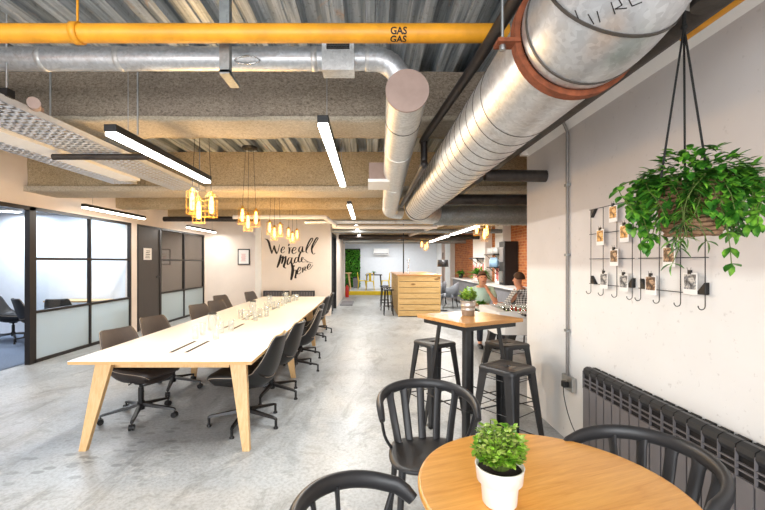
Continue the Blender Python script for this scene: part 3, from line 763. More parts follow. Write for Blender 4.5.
# ================================================================== PHOTO GRIDS
def inst(o, loc, rot=0, label=None, group=None): return dup(o, loc, rot, label, group)
xw = XR - .022
def grid(ya, yb, z0, z1, label):
    e = thing('photo_grid', label, 'wall grid', (xw, (ya + yb) / 2, z0))
    b = MB()
    for k in range(4):
        yy = ya + (yb - ya) * k / 3
        b.tube([(xw, yy, z1), (xw, yy, z0 - .06)] + [(xw - .0 - .018 + .018 * math.cos(a), yy, z0 - .06 - .018 * math.sin(a)) for a in (.5, 1.0, 1.57, 2.1, 2.8, 3.3)], .0026, 6)
    for k in range(4): 
        zz = z0 + .0 + (z1 - z0) * k / 3; b.tube([(xw, ya + .02, zz), (xw, yb - .02, zz)], .0026, 6)
    shift(b, e).build('wire_grid', 'black', e)
    for (yy, sy, zz, sz) in ((ya, -1, z0, 1), (yb, 1, z0, 1), (ya, -1, z1, -1), (yb, 1, z1, -1)):
        tri = [(yy, zz), (yy + sy * .055, zz), (yy, zz + sz * .06)]
        b = MB(); b.prism(tri, xw - .004, xw + .0225, Matrix(((0, 0, 1, 0), (1, 0, 0, 0), (0, 1, 0, 0), (0, 0, 0, 1)))); shift(b, e).build('corner_plate', 'black', e)
    return e
g1 = grid(3.07, 2.59, 1.385, 1.95, 'black wire photo grid nearer the conduit, left one of two')
g2 = grid(2.51, 2.03, 1.385, 1.95, 'black wire photo grid behind the hanging plant, right one of two')
pols = [((2.78, 1.89), 'ph1', 'warm orange snapshot clipped at the top of the left grid'),
        ((2.935, 1.735), 'ph1', 'snapshot with amber and dark picture, upper left of the left grid'),
        ((2.66, 1.745), 'ph1', 'pale orange snapshot on the left grid, half behind leaves'),
        ((2.77, 1.585), 'ph2', 'dark brown snapshot in the middle of the left grid'),
        ((2.89, 1.42), 'ph3', 'greyish snapshot at the lower left of the left grid'),
        ((2.665, 1.415), 'ph3', 'grey and white snapshot at the lower right of the left grid'),
        ((2.265, 1.585), 'ph2', 'brownish snapshot just below the hanging basket'),
        ((2.41, 1.415), 'ph2', 'snapshot of a dim interior at the lower left of the right grid'),
        ((2.115, 1.44), 'ph3', 'snapshot with blue and white picture at lower right of the right grid')]
for (yy, zz), ph, lab in pols:
    e = thing('snapshot', lab, 'photo', (xw - .008, yy, zz - .054), group='instant photos clipped to the wall grids')
    s = .092
    MB().box(-.001, .001, -s / 2, s / 2, -.008, .107).build('print_border', 'paper', e)
    MB().box(-.0022, -.001, -s / 2 + .007, s / 2 - .007, .020, .099).build('print_image', ph, e)
    MB().box(-.008, .006, -.008, .008, .100, .122).tube([(-.004, -.008, .12), (-.006, -.014, .135)], .0012, 4).tube([(-.004, .008, .12), (-.006, .014, .135)], .0012, 4).build('clip', 'black', e)

# ================================================================== HANGING PLANT
hc = Vector((1.255, 1.55, 1.66))                      # bottom of basket
e = thing('hanging_planter', 'leafy trailing plant in a wicker basket hanging on black ropes', 'hanging plant', hc)
b = MB(); R0, R1, HB = .078, .112, .185
for k in range(13):
    z = HB * k / 12; r = R0 + (R1 - R0) * (k / 12) ** .7; pts = []
    for i in range(72):
        a = 2 * PI * i / 72; rr = r + .0045 * math.sin(a * 14 + (k % 2) * PI); pts.append((rr * math.cos(a), rr * math.sin(a), z + .002 * math.sin(5 * a + k)))
    b.tube(pts, .0085, 6, closed=True)
b.lathe([(0, 0), (R0 - .004, 0), (R1 - .01, HB - .01), (0, HB - .012)], n=28); b.build('wicker_basket', 'wicker', e)
b = MB(); top = Vector((1.255 - 1.255, 0, .70))
kx = (684 - CX) / F * 1.55 - hc.x
for px, dyy in ((661, -.05), (685, .115), (708, -.03)):
    foot = Vector(((px - CX) / F * (1.55 + dyy) - hc.x, dyy, HB + .02)); b.tube(line_pts(foot, (kx, 0, .80), 3), .0042, 6)
b.build('suspension_rope', 'rope', e)
b = MB().tube([(kx, 0, .79), (kx, 0, ZD - hc.z)], .007, 8).sphere((kx, 0, .80), .012, 8); b.build('hanging_cord', 'rope', e)
fol = MB(); st = MB(); rnd = random.Random(3)
for i in range(620):                                       # crown
    a = rnd.uniform(0, 2 * PI); rr = .17 * math.sqrt(rnd.random()); z = HB - .03 + rnd.uniform(0, .19) * (1 - (rr / .21) ** 2)
    d = Vector((math.cos(a), math.sin(a), rnd.uniform(-.4, .8))); fol.leaf((rr * math.cos(a), rr * math.sin(a), z), d, rnd.uniform(.03, .055), rnd.uniform(.016, .026), droop=rnd.uniform(.1, .5))
for i in range(150):                                       # leaves lying over the front and sides of the basket
    a = rnd.uniform(PI * .8, 2.2 * PI); z = HB * rnd.uniform(.25, 1.05); rr = R1 + .012
    fol.leaf((rr * math.cos(a), rr * math.sin(a), z), Vector((math.cos(a) * .5 + rnd.uniform(-.7, .7), math.sin(a) * .5, -rnd.uniform(.3, 1))), rnd.uniform(.035, .052), rnd.uniform(.02, .028), droop=.1)
def vine(a, r0, out, drop, n, rnd=rnd, L=.046):
    p = Vector((r0 * math.cos(a), r0 * math.sin(a), HB + .03)); pts = [p.copy()]
    for i in range(n):
        t = (i + 1) / n
        rad = r0 + out * math.sin(min(1, t * 1.4) * PI / 2)
        aa = a + .3 * math.sin(3 * t + a * 5)
        q = Vector((rad * math.cos(aa), rad * math.sin(aa), HB + .03 + .03 * math.sin(t * PI) * (1 if drop > 0 else 0) - drop * t ** 1.3)); pts.append(q)
        for s in (-1, 1):
            dd = (q - pts[-2]).normalized() * .6 + Vector((-math.sin(aa) * s, math.cos(aa) * s, rnd.uniform(-.3, .35)))
            fol.leaf(q, dd, rnd.uniform(.8, 1.15) * L, L * .58, droop=rnd.uniform(0, .4))
    fol.leaf(pts[-1], pts[-1] - pts[-2], L, L * .5)
    st.tube(pts, .0016, 4)
for k in range(48):
    a = 2 * PI * k / 48 + rnd.uniform(-.1, .1)
    left = math.cos(a) < -.1; right = math.cos(a) > .3
    if left: vine(a, .10, rnd.uniform(.04, .11), rnd.uniform(.12, .27), 8)
    elif right: vine(a, .10, rnd.uniform(.05, .12), rnd.uniform(.05, .22), 7)
    else: vine(a, .09, rnd.uniform(.03, .07), rnd.uniform(.05, .2), 5, L=.05)
vine(-.05, .1, .17, -.03, 7); vine(.35, .1, .15, -.05, 6); vine(-.5, .1, .16, .0, 6); vine(PI + .1, .1, .17, .13, 8); vine(-1.6, .09, .045, .33, 9); vine(-2.4, .1, .10, .33, 9); vine(-2.1, .1, .06, .2, 8)
fol.build('foliage', 'leaf_dark', e); st.build('vine_stems', 'stem', e)

# ================================================================== POTTED PLANTS
def bushy(parent, z0, rad, hgt, n, L, W, mat, seed):
    r = random.Random(seed); b = MB(); s = MB()
    for i in range(int(n / 9)):
        a = r.uniform(0, 2 * PI); u = r.random(); el_ = math.acos(1 - u * .95)
        tip = Vector((rad * math.sin(el_) * math.cos(a), rad * math.sin(el_) * math.sin(a), z0 + hgt * (.25 + .75 * math.cos(el_)) * r.uniform(.8, 1.08)))
        root = Vector((rad * .25 * math.cos(a), rad * .25 * math.sin(a), z0 - .01)); s.tube([root, root.lerp(tip, .5) + Vector((0, 0, .01)), tip], .0016, 4)
        for j in range(9):
            t = 1 - (j // 2) * .13; q = root.lerp(tip, t); aa = r.uniform(0, 2 * PI)
            b.leaf(q, Vector((math.cos(aa), math.sin(aa), r.uniform(-.1, .9))), L * r.uniform(.75, 1.2), W, droop=r.uniform(0, .3))
    b.build('foliage', mat, parent); s.build('stems', 'stem', parent)
def tin_pot(label, loc):
    pass
px, py = .442, 1.344
e = thing('potted_plant', 'bushy green plant in a matte white stepped pot on the round table', 'potted plant', (px, py, .741))
MB().lathe([(.0, 0), (.052, 0), (.056, .006), (.061, .068), (.063, .072), (.074, .078), (.079, .125), (.0805, .128), (.075, .128), (.072, .112), (.0, .112)], n=36).build('pot', 'pot', e)
MB().lathe([(0, .108), (.071, .108), (.071, .116), (0, .118)], n=24).build('soil', 'soil', e)
bushy(e, .12, .083, .155, 1250, .021, .015, 'leaf_lime', 5)
HT = Vector((.93, 3.70, 0))
e = thing('potted_plant', 'small lime-green plant in a ribbed zinc pot on the high square table', 'potted plant', (.935, 3.74, 1.051))
MB().lathe([(0, 0), (.055, 0), (.058, .004), (.062, .05), (.065, .053), (.063, .056), (.066, .09), (.069, .093), (.067, .096), (.071, .135), (.074, .14), (.07, .14), (.067, .125), (0, .125)], n=28).build('pot', 'zinc', e)
MB().lathe([(0, .12), (.066, .12), (.066, .13), (0, .131)], n=20).build('soil', 'soil', e)
bushy(e, .135, .078, .115, 480, .027, .02, 'leaf_lime', 9)

# ================================================================== ROUND TABLE
e = thing('round_cafe_table', 'round honey-coloured wooden cafe table in the foreground', 'table', (.65, 1.434, 0), .35)
MB().lathe([(0, .708), (.452, .708), (.464, .714), (.468, .722), (.468, .732), (.464, .739), (.458, .74), (0, .74)], n=96).build('tabletop', 'oak', e)
MB().cyl((0, 0, .03), (0, 0, .708), .038, n=20).lathe([(.14, .69), (.14, .708)], n=24).build('pedestal', 'black', e)
MB().lathe([(0, 0), (.23, 0), (.235, .008), (.2, .022), (.05, .035), (0, .035)], n=40).build('base_plate', 'black', e)

# ================================================================== SPINDLE BACK CHAIRS
def spindle_chair(label, loc, rot):
    e = thing('spindle_back_chair', label, 'chair', loc, rot)
    b = MB(); n = 40                                     # dished seat
    pr = [(0, .425), (.5, .425), (.93, .432), (1, .445), (.985, .458), (.9, .462), (.6, .452), (0, .446)]
    vs = []; fs = []
    for r, z in pr:
        for k in range(n):
            th = 2 * PI * k / n; sq = 1 / (abs(math.cos(th)) ** 3.2 + abs(math.sin(th)) ** 3.2) ** (1 / 3.2)
            vs.append((.215 * r * sq * math.cos(th) + .01, (.225 - .02 * (math.cos(th) < 0) * abs(math.cos(th))) * r * sq * math.sin(th), z))
    for i in range(len(pr) - 1):
        for k in range(n): fs.append((i * n + k, i * n + (k + 1) % n, (i + 1) * n + (k + 1) % n, (i + 1) * n + k))
    b.add(vs, fs); b.build('seat', 'blackp', e)
    def rail(t):                                         # t in -1..1, 0 = middle of the back
        a = t * math.radians(104)
        x = -.265 * math.cos(a) - .005; y = .275 * math.sin(a)
        if abs(t) > .86: x += (abs(t) - .86) * .25
        return Vector((x, y, .772 - .06 * abs(t) ** 2.2 - (.035 * max(0, abs(t) - .93) / .07)))
    pts = [rail(-1 + 2 * i / 48) for i in range(49)]
    rs = [1.0] * 49
    for i in range(3): rs[i] = rs[48 - i] = (.75, .93, 1)[i]
    MB().tube(pts, rs, 14, flat=(.032, .021), up=(0, 0, 1)).build('top_rail', 'blackp', e)
    for y, t in ((-.168, -.47), (-.090, -.23), (0, 0), (.090, .23), (.168, .47)):
        tp = rail(t); bt = Vector((-.18 + .25 * y * y * 7, y * .92, .452)); 
        tp.z -= .012
        q = MB(); d = Vector((0, 1, 0)); pts = smoothpath([bt, bt.lerp(tp, .12) , bt.lerp(tp, .5) + Vector((-.008, 0, 0)), tp], 3)
        ws = [1.3] + [1.0] * (len(pts) - 2) + [1.25]
        q.tube(pts, ws, 10, flat=(.0085, .0245), up=(-1, -y * 2, 0)); q.build('slat', 'blackp', e)
    for s in (-1, 1):
        tp = rail(s * .90); tp.z -= .01; bt = Vector((-.06, s * .20, .452))
        MB().tube(smoothpath([bt, bt.lerp(tp, .35) + Vector((.0, s * .02, 0)), tp], 4), .0095, 8).build('side_spindle', 'blackp', e)
    for sx in (-1, 1):
        for s in (-1, 1):
            MB().tube([(sx * .165, s * .165, .44), (sx * .185, s * .18, .2), (sx * .21, s * .195, 0)], [.021, .017, .012], 12).build('leg', 'blackp', e)
    return e
sc0 = spindle_chair('black spindle-back chair facing the camera, beyond the round table', (.343, 2.30, 0), -PI / 2 + .03)
dup(sc0, (.045, 1.215, 0), -.10, 'black spindle-back chair cut off by the bottom edge, left of the round table')
dup(sc0, (1.07, 1.60, 0), math.radians(207), 'black spindle-back chair between the round table and the radiator')

# ================================================================== HIGH TABLE AND STOOLS
e = thing('high_table', 'high square wooden-topped table on dark steel legs', 'table', (.925, 3.69, 0), math.radians(28))
a = .336
b = MB().box(-a, a, -a, a, 1.018, 1.05); b.build('tabletop', 'oak2', e, bevel=.004)
b = MB()
for s in (-1, 1): b.box(-.29, .29, s * .285 - .006, s * .285 + .006, .975, 1.018).box(s * .285 - .006, s * .285 + .006, -.29, .29, .975, 1.018)
b.build('apron', 'stool', e)
def sheet_leg(t0, w0, b0, w1, ztop, zbot, th=.004):
    """folded L-section leg, outer corner at t0 (top) and b0 (bottom), arms w wide"""
    vs = []; sx = 1 if t0[0] > 0 else -1; sy = 1 if t0[1] > 0 else -1
    for (c, w, z) in ((b0, w1, zbot), (t0, w0, ztop)):
        r = w * .22
        ring = [(c[0] - sx * w, c[1]), (c[0] - sx * r, c[1]), (c[0] - sx * r * .3, c[1] - sy * r * .3), (c[0], c[1] - sy * r), (c[0], c[1] - sy * w)]
        inner = [(c[0] - sx * w, c[1] - sy * th), (c[0] - sx * r, c[1] - sy * th), (c[0] - sx * (r * .3 + th), c[1] - sy * (r * .3 + th)), (c[0] - sx * th, c[1] - sy * r), (c[0] - sx * th, c[1] - sy * w)]
        vs += [(p[0], p[1], z) for p in ring + inner[::-1]]
    fs = [(i, (i + 1) % 10, 10 + (i + 1) % 10, 10 + i) for i in range(10)] + [tuple(range(9, -1, -1)), tuple(range(10, 20))]
    m = MB(); m.add(vs, fs, None, False); return m
for sx in (-1, 1):
    for sy in (-1, 1):
        sheet_leg((sx * .20, sy * .20), .055, (sx * .30, sy * .30), .045, 1.0, 0).build('leg', 'stool', e)
b = MB()
for s in (-1, 1): b.tube([(-.27, s * .27, .30), (.27, s * .27, .30)], .007, 6).tube([(s * .27, -.27, .30), (s * .27, .27, .30)], .007, 6)
b.build('stretcher', 'stool', e)
def stool(label, loc, rot):
    e = thing('metal_bar_stool', label, 'stool', loc, rot); S = .158
    def rr(s, r, z, n=5):
        o = []
        for cx_, cy_, a0 in ((s - r, s - r, 0), (-s + r, s - r, PI / 2), (-s + r, -s + r, PI), (s - r, -s + r, 1.5 * PI)):
            for i in range(n + 1): a = a0 + PI / 2 * i / n; o.append((cx_ + r * math.cos(a), cy_ + r * math.sin(a), z))
        return o
    rings = [rr(S, .04, .722), rr(S + .002, .04, .745), rr(S - .004, .038, .758), rr(S - .014, .034, .763), rr(S - .03, .03, .758), rr(.06, .03, .756)]
    n = len(rings[0]); b = MB(); vs = [p for r in rings for p in r]
    b.add(vs, [(i * n + k, i * n + (k + 1) % n, (i + 1) * n + (k + 1) % n, (i + 1) * n + k) for i in range(len(rings) - 1) for k in range(n)])
    # slotted centre: ring down to the hand hole
    hole = []
    base = rings[-1]
    for p in base: 
        a = math.atan2(p[1], p[0]); hole.append((max(-.036, min(.036, .06 * math.cos(a))), max(-.014, min(.014, .028 * math.sin(a))), .754))
    low = [(p[0], p[1], .735) for p in hole]
    b.add(base + hole + low, [(i * n + k, i * n + (k + 1) % n, (i + 1) * n + (k + 1) % n, (i + 1) * n + k) for i in range(2) for k in range(n)])
    b.build('seat', 'stool', e)
    for sx in (-1, 1):
        for sy in (-1, 1):
            sheet_leg((sx * .150, sy * .150), .082, (sx * .215, sy * .215), .036, .74, .012).build('leg', 'stool', e)
            MB().box(sx * .205 - .016, sx * .205 + .016, sy * .205 - .016, sy * .205 + .016, 0, .02).build('rubber_foot', 'black', e)
    for z, th in ((.68, .0035), (.44, .0035), (.22, .006)):
        c = .143 + (.74 - z) / .74 * .063; q = MB(); zz = z
        for s in (-1, 1): q.tube([(-c, s * c, zz), (c, s * c, zz)], th, 6).tube([(s * c, -c, zz), (s * c, c, zz)], th, 6)
        q.build('brace', 'stool', e)
    return e
s0 = stool('dark metal bar stool in front of the conduit, nearest the camera', (1.06, 3.05, 0), math.radians(37))
dup(s0, (.665, 4.0, 0), math.radians(29), 'dark metal bar stool on the aisle side of the high table')
dup(s0, (1.365, 3.93, 0), math.radians(25), 'dark metal bar stool behind the high table, near the football table')

# ================================================================== MEETING TABLE
e = thing('meeting_table', 'long white-topped meeting table with splayed ash legs', 'table', (-1.7, 6.33, 0))
tx0, tx1, ty0, ty1 = -2.45, -.95, 3.26, 9.39
b = MB()
for k in range(3):
    a0 = ty0 + (ty1 - ty0) * k / 3; a1 = ty0 + (ty1 - ty0) * (k + 1) / 3 - .002
    b.mat(0).box(tx0, tx1, a0, a1, .737, .74); b.mat(1).box(tx0, tx1, a0, a1, .712, .737)
shift(b, e).build('tabletop', ['lam', 'ply'], e)
for k, (yt, yf) in enumerate(((3.40, 3.29), (5.30, 5.36), (7.35, 7.40), (9.22, 9.32))):
    for s in (-1, 1):
        b = MB().taper((-1.668 + s * .67, yf, 0), (.06, .045), (-1.665 + s * .565, yt, .712), (.14, .05)); shift(b, e).build('leg', 'ash', e, bevel=.003)
b = MB().box(-2.2, -1.2, 3.45, 3.5, .64, .712)
for yy in (5.3, 7.35, 9.2): b.box(-2.2, -1.2, yy - .025, yy + .025, .64, .712)
b.box(-1.98, -1.93, 3.45, 9.2, .66, .712).box(-1.47, -1.42, 3.45, 9.2, .66, .712)
shift(b, e).build('underframe', 'ash', e)
for k in range(3):
    for (a0, a1) in ((.32, .84), (1.50, 1.98)):
        yy = ty0 + 2.043 * k
        for xx in (-1.765, -1.63):
            b = MB().box(xx - .016, xx + .016, yy + a0, min(yy + a1, ty1 - .03), .7395, .7425); shift(b, e).build('cable_slot', 'ink', e)
# glasses: px, py of the base centre
def glass(label, x, y, group, proto=[None], jug=False):
    return
gp = thing('glass_tumbler', 'x', 'glass', (0, 0, 0))
MB().lathe([(0, .0), (.028, .0), (.03, .004), (.037, .135), (.0355, .135), (.0285, .012), (0, .012)], n=20).build('glass_body', 'tumbler', gp)
jp = thing('glass_jug', 'x', 'jug', (0, 0, 0))
MB().lathe([(0, 0), (.045, 0), (.05, .01), (.052, .12), (.045, .18), (.048, .2), (.046, .2), (.042, .178), (.048, .12), (.046, .015), (0, .012)], n=20).build('jug_body', 'tumbler', jp)
MB().lathe([(.044, .188), (.0495, .188), (.0495, .203), (.044, .203), (.044, .188)], n=20).build('jug_rim', 'black', jp)
MB().tube(smoothpath([(.048, 0, .17), (.085, 0, .15), (.085, 0, .08), (.05, 0, .05)], 4), .006, 6).build('jug_handle', 'tumbler', jp)
first = [True, True]
clusters = [('nearest group on the white table', [(195.5, 339), (202.5, 335), (216, 339), (221, 333), (231, 331)], (212.5, 330)),
            ('second group on the white table', [(240.7, 318.5), (247, 320), (260, 317.5), (266.5, 316.5), (255.5, 321)], (253, 313.5)),
            ('third group on the white table', [(266.5, 310.5), (273.5, 309), (278.5, 308), (283, 306)], (269, 305.5)),
            ('farthest group on the white table', [(285.5, 303.8), (289.5, 302.5), (293.5, 301), (297, 300.5)], (286, 301))]
for gname, pts, jg in clusters:
    for (a, b_) in pts:
        Y = (H - .74) * F / (b_ - CY); loc = ((a - CX) / F * Y, Y, .7405)
        lab = 'clear glass tumbler in the ' + gname; grp = 'tumblers in the ' + gname
        if first[0]: gp.location = loc; gp['label'] = lab; gp['group'] = grp; first[0] = False
        else: dup(gp, loc, 0, lab, grp)
    a, b_ = jg; Y = (H - .74) * F / (b_ - CY); loc = ((a - CX) / F * Y, Y, .7405)
    lab = 'glass water jug with dark rim in the ' + gname
    if first[1]: jp.location = loc; jp['label'] = lab; jp['group'] = 'water jugs on the meeting table'; first[1] = False
    else: dup(jp, loc, random.uniform(0, 6), lab, 'water jugs on the meeting table')

# ================================================================== SWIVEL CHAIRS
PROF = [(.285, .445, .17, .01), (.27, .468, .21, .02), (.19, .472, .24, .035), (.06, .458, .252, .055), (-.07, .448, .254, .08), (-.17, .455, .25, .105),
        (-.235, .490, .246, .115), (-.272, .560, .24, .10), (-.295, .640, .23, .075), (-.315, .720, .217, .055), (-.335, .800, .20, .04), (-.350, .850, .18, .028), (-.354, .865, .155, .024)]
def shell(i0, i1, thick=.045):
    b = MB(); prof = smoothpath([Vector((p[0], p[1], p[2])) for p in PROF], 3); ks = smoothpath([Vector((p[3], 0, 0)) for p in PROF], 3)
    prof = prof[i0:i1 + 1]; ks = ks[i0:i1 + 1]; nv = 14; top = []; bot = []
    for i, p in enumerate(prof):
        q = prof[min(i + 1, len(prof) - 1)]; o_ = prof[max(i - 1, 0)]
        tx, tz_ = q.x - o_.x, q.y - o_.y; L = math.hypot(tx, tz_) or 1; nx, nz = tz_ / L, -tx / L      # normal towards the sitter
        if nx < 0 and nz < 0: nx, nz = -nx, -nz
        for j in range(nv + 1):
            v = -1 + 2 * j / nv; r = ks[i].x * abs(v) ** 2.4; t = thick * max(.15, (1 - abs(v) ** 4)) ** .5
            if i0 == 0 and i < 6: t *= (.45, .72, .86, .94, .98, 1)[i]
            if i0 == 0 and len(prof) - 1 - i < 6: t *= (.55, .62, .7, .8, .88, .95)[len(prof) - 1 - i]
            c = Vector((p.x + nx * r, p.z * v, p.y + nz * r)); top.append(c + Vector((nx, 0, nz)) * t * .3); bot.append(c - Vector((nx, 0, nz)) * t * .7)
    N = nv + 1; m = len(prof); fs = []
    for i in range(m - 1):
        for j in range(nv):
            a = i * N + j; fs.append((a, a + 1, a + N + 1, a + N)); fs.append((m * N + a, m * N + a + N, m * N + a + N + 1, m * N + a + 1))
    for i in range(m - 1):
        for j in (0, nv):
            a = i * N + j; fs.append((a, a + N, m * N + a + N, m * N + a) if j == 0 else (a, m * N + a, m * N + a + N, a + N))
    for i in (0, m - 1):
        for j in range(nv):
            a = i * N + j; fs.append((a, m * N + a, m * N + a + 1, a + 1) if i == 0 else (a, a + 1, m * N + a + 1, m * N + a))
    b.add(top + bot, fs)
    edges = [[(top[i * N + j] + bot[i * N + j]) * .5 for i in range(m)] for j in (0, nv)]
    return b, edges, [top[(m - 1) * N + j] for j in range(N)], [bot[(0) * N + j] for j in range(N)]
def swivel(label, loc, rot, lea, castors=False):
    e = thing('meeting_chair', label, 'chair', loc, rot)
    split = 18
    b, ed, _, _ = shell(0, split, .135); b.build('seat', lea, e, merge=True)
    st = MB()
    for l_ in ed: st.tube(l_, .0035, 5)
    b, ed, _, lowb = shell(split, 36, .05); b.build('backrest', lea, e, merge=True)
    for l_ in ed: st.tube(l_, .0035, 5)
    st.tube([p + Vector((-.002, 0, -.002)) for p in lowb], .003, 5)
    st.build('stitching', 'stitch', e)
    MB().cyl((0, 0, .10), (0, 0, .30), .026, n=16).cyl((0, 0, .28), (0, 0, .41), .017, n=12).cyl((-.0, 0, .34), (0, 0, .375), .06, .09, n=16).build('gas_column', 'black', e)
    b = MB()
    for k in range(5):
        a = 2 * PI * k / 5 + .3; c, s = math.cos(a), math.sin(a)
        h0 = .135; h1 = .088 if castors else .098
        Mx = Matrix.Rotation(a, 4, 'Z')
        vs = []
        for (x, z, w, t) in ((.0, h0, .028, .03), (.32, h1, .018, .018), (.345, h1 - .01, .014, .02)):
            vs += [(x, -w, z - t / 2), (x, w, z - t / 2), (x, w * .7, z + t / 2), (x, -w * .7, z + t / 2)]
        fs = [(3, 2, 1, 0), (8, 9, 10, 11)]
        for i in range(2):
            for j in range(4): fs.append((i * 4 + j, i * 4 + (j + 1) % 4, i * 4 + 4 + (j + 1) % 4, i * 4 + 4 + j))
        b.add(vs, fs, Mx, False)
    b.cyl((0, 0, .08), (0, 0, .16), .036, n=16); b.build('star_base', 'black', e)
    for k in range(5):
        a = 2 * PI * k / 5 + .3; c, s = math.cos(a), math.sin(a); px_, py_ = .338 * c, .338 * s
        if castors:
            q = MB(); u = Vector((-s, c, 0))
            for sg in (-1, 1):
                m_ = Vector((px_, py_, .028)) + u * .014 * sg; q.cyl(m_ - u * .010, m_ + u * .010, .028, n=16)
            q.cyl((px_, py_, .03), (px_, py_, .09), .008, n=8); q.build('castor', 'black', e)
        else:
            MB().cyl((px_, py_, .014), (px_, py_, .095), .013, n=8).lathe([(.021, 0), (.023, .01), (.012, .024)], (px_, py_, 0), 12).build('glide', 'black', e)
    if castors: MB().tube([(0, -.03, .395), (.06, -.16, .39), (.07, -.20, .385)], .006, 6).build('height_lever', 'black', e)
    return e
proto_r = swivel('black leather meeting chair on the aisle side, nearest the camera', (-1.17, 3.85, 0), PI - .06, 'leather')
G1 = 'black meeting chairs along the aisle side of the white table'
for Y, X, lab, da in ((4.66, -1.12, 'second from the camera', -.12), (5.75, -1.04, 'third from the camera', .1), (6.55, -1.10, 'fourth from the camera', .0), (7.95, -1.14, 'fifth from the camera', -.05), (8.85, -1.13, 'farthest of the row', .08)):
    dup(proto_r, (X, Y, 0), PI + da, 'black meeting chair on the aisle side, ' + lab, G1)
proto_r['group'] = G1
proto_l = swivel('dark leather chair on castors at the glass side of the white table, nearest the camera', (-2.27, 4.0, 0), -.32, 'leather_b', True)
G2 = 'brown-black meeting chairs along the glass side of the white table'; proto_l['group'] = G2
for Y, X, lab, da in ((4.92, -2.40, 'second from the camera', -.32), (6.35, -2.45, 'third from the camera', -.35), (7.0, -2.42, 'fourth, low behind the tabletop', -.4), (8.1, -2.75, 'pulled out from the table', -.4), (9.1, -2.42, 'farthest, before the back wall', -.3)):
    dup(proto_l, (X, Y, 0), da, 'dark leather chair on the glass side, ' + lab, G2)
# inside the glass office
dup(proto_r, (-7.05, 7.95, 0), .2, 'black office chair seen through the open sliding doorway', 'chairs inside the glass office')
dup(proto_r, (-6.40, 7.75, 0), 1.0, 'black office chair behind the clear pane, left one', 'chairs inside the glass office')
dup(proto_r, (-5.85, 7.70, 0), 1.9, 'black office chair behind the clear pane, right one', 'chairs inside the glass office')
e = thing('office_desk', 'wood-edged white desk inside the glass office', 'desk', (-6.2, 8.3, 0))
b = MB().mat(0).box(-6.6, -5.35, 8.12, 8.6, .73, .76); shift(b, e).build('desktop', 'ash', e)
for xx in (-6.55, -5.5): shift(MB().box(xx, xx + .06, 8.15, 8.21, 0, .73).box(xx, xx + .06, 8.5, 8.56, 0, .73), e).build('leg', 'ash', e)

# ================================================================== PENDANT CLUSTERS
def cluster(label, X, Y, zc, n=3, deck=ZD, pw=20):
    e = thing('cage_pendant_cluster', label, 'pendant light', (X, Y, zc - .12), group='clusters of brass cage pendants')
    MB().lathe([(0, deck - zc + .10), (.11, deck - zc + .10), (.11, deck - zc + .12), (0, deck - zc + .12)], n=20).build('ceiling_plate', 'black', e)
    for k in range(n):
        dx, dy_, dz = ((-.115, .03, .06), (-.005, -.07, -.045), (.075, .05, .025))[k]
        o3 = Vector((dx, dy_, .12 + dz))
        q = MB().cyl(o3 + Vector((0, 0, .12)), (dx * .55, dy_ * .55, deck - zc + .11), .0028, n=5); q.build('cord', 'black', e)
        q = MB().cyl(o3 + Vector((0, 0, .085)), o3 + Vector((0, 0, .135)), .02, .014, n=10); q.build('lamp_holder', 'gold', e)
        q = MB(); R = .06
        for z in (.09, .04, -.01, -.07, -.13):
            q.tube([o3 + Vector((R * math.cos(t), R * math.sin(t), z)) for t in [2 * PI * i / 12 for i in range(12)]], .0015, 4, closed=True)
        for i in range(8):
            t = 2 * PI * i / 8
            q.tube([o3 + Vector((.015 * math.cos(t), .015 * math.sin(t), .125)), o3 + Vector((R * math.cos(t), R * math.sin(t), .09)), o3 + Vector((R * math.cos(t), R * math.sin(t), -.13))], .0015, 4)
        cg = q.build('cage', 'gold', e)
        q = MB().lathe([(0, -.095), (.012, -.093), (.022, -.078), (.026, -.04), (.023, .03), (.014, .075), (.012, .09)], tuple(o3), 12); q.build('bulb', 'bulb', cg)
        l = bpy.data.lights.new('bulb_glow', 'POINT'); l.energy = pw; l.color = (1, .58, .18); l.shadow_soft_size = .07
        ob = bpy.data.objects.new('bulb_glow', l); COL.objects.link(ob); ob.parent = e; ob.location = o3 + Vector((0, 0, -.20))
    return e
cluster('three brass cage bulbs hanging over the meeting table, nearest the camera', -1.70, 4.10, 2.12)
cluster('cage bulb cluster over the table, second from the camera', -1.70, 5.75, 2.17)
cluster('cage bulb cluster over the table, third from the camera', -1.70, 7.35, 2.13)
cluster('cage bulb cluster over the table, farthest, in front of the lettering', -1.70, 9.10, 2.16)
cluster('cage bulb cluster over the two seated people', 2.08, 7.2, 2.10, pw=5)
cluster('small far cage bulb cluster above the plank bar', 2.0, 14.0, 2.12, pw=8)

# ================================================================== BACK WALL: LETTERING, PICTURE, RADIATORS
def stroke(b, pts, wmax, Yw):
    pts = smoothpath([Vector((p[0], p[1], 0)) for p in pts], 5); vs = []; N = len(pts)
    ang = math.radians(-35)
    for i, p in enumerate(pts):
        t = pts[min(i + 1, N - 1)] - pts[max(i - 1, 0)]; t.normalize(); nn = Vector((-t.y, t.x, 0))
        w = wmax * (.32 + .68 * abs(t.y) ** 1.5 * (1 if t.y > 0 else .45)) * (.35 + .65 * math.sin(PI * min(1, max(0, (i + .6) / N))) ** .5)
        for s in (-1, 1):
            q = p + nn * w * .5 * s; px_ = 262 + q.x / 9.81; py_ = 232 + q.y / 9.81
            w3 = P(px_, py_, Yw); vs.append((w3.x, Yw, w3.z))
    fr = len(vs); vs2 = [(v[0], v[1] - .004, v[2]) for v in vs]; allv = vs + vs2; fs = []
    for i in range(N - 1):
        a = 2 * i; fs += [(fr + a, fr + a + 1, fr + a + 3, fr + a + 2), (a, a + 2, fr + a + 2, fr + a), (a + 1, fr + a + 1, fr + a + 3, a + 3)]
    b.add(allv, fs, None, False)
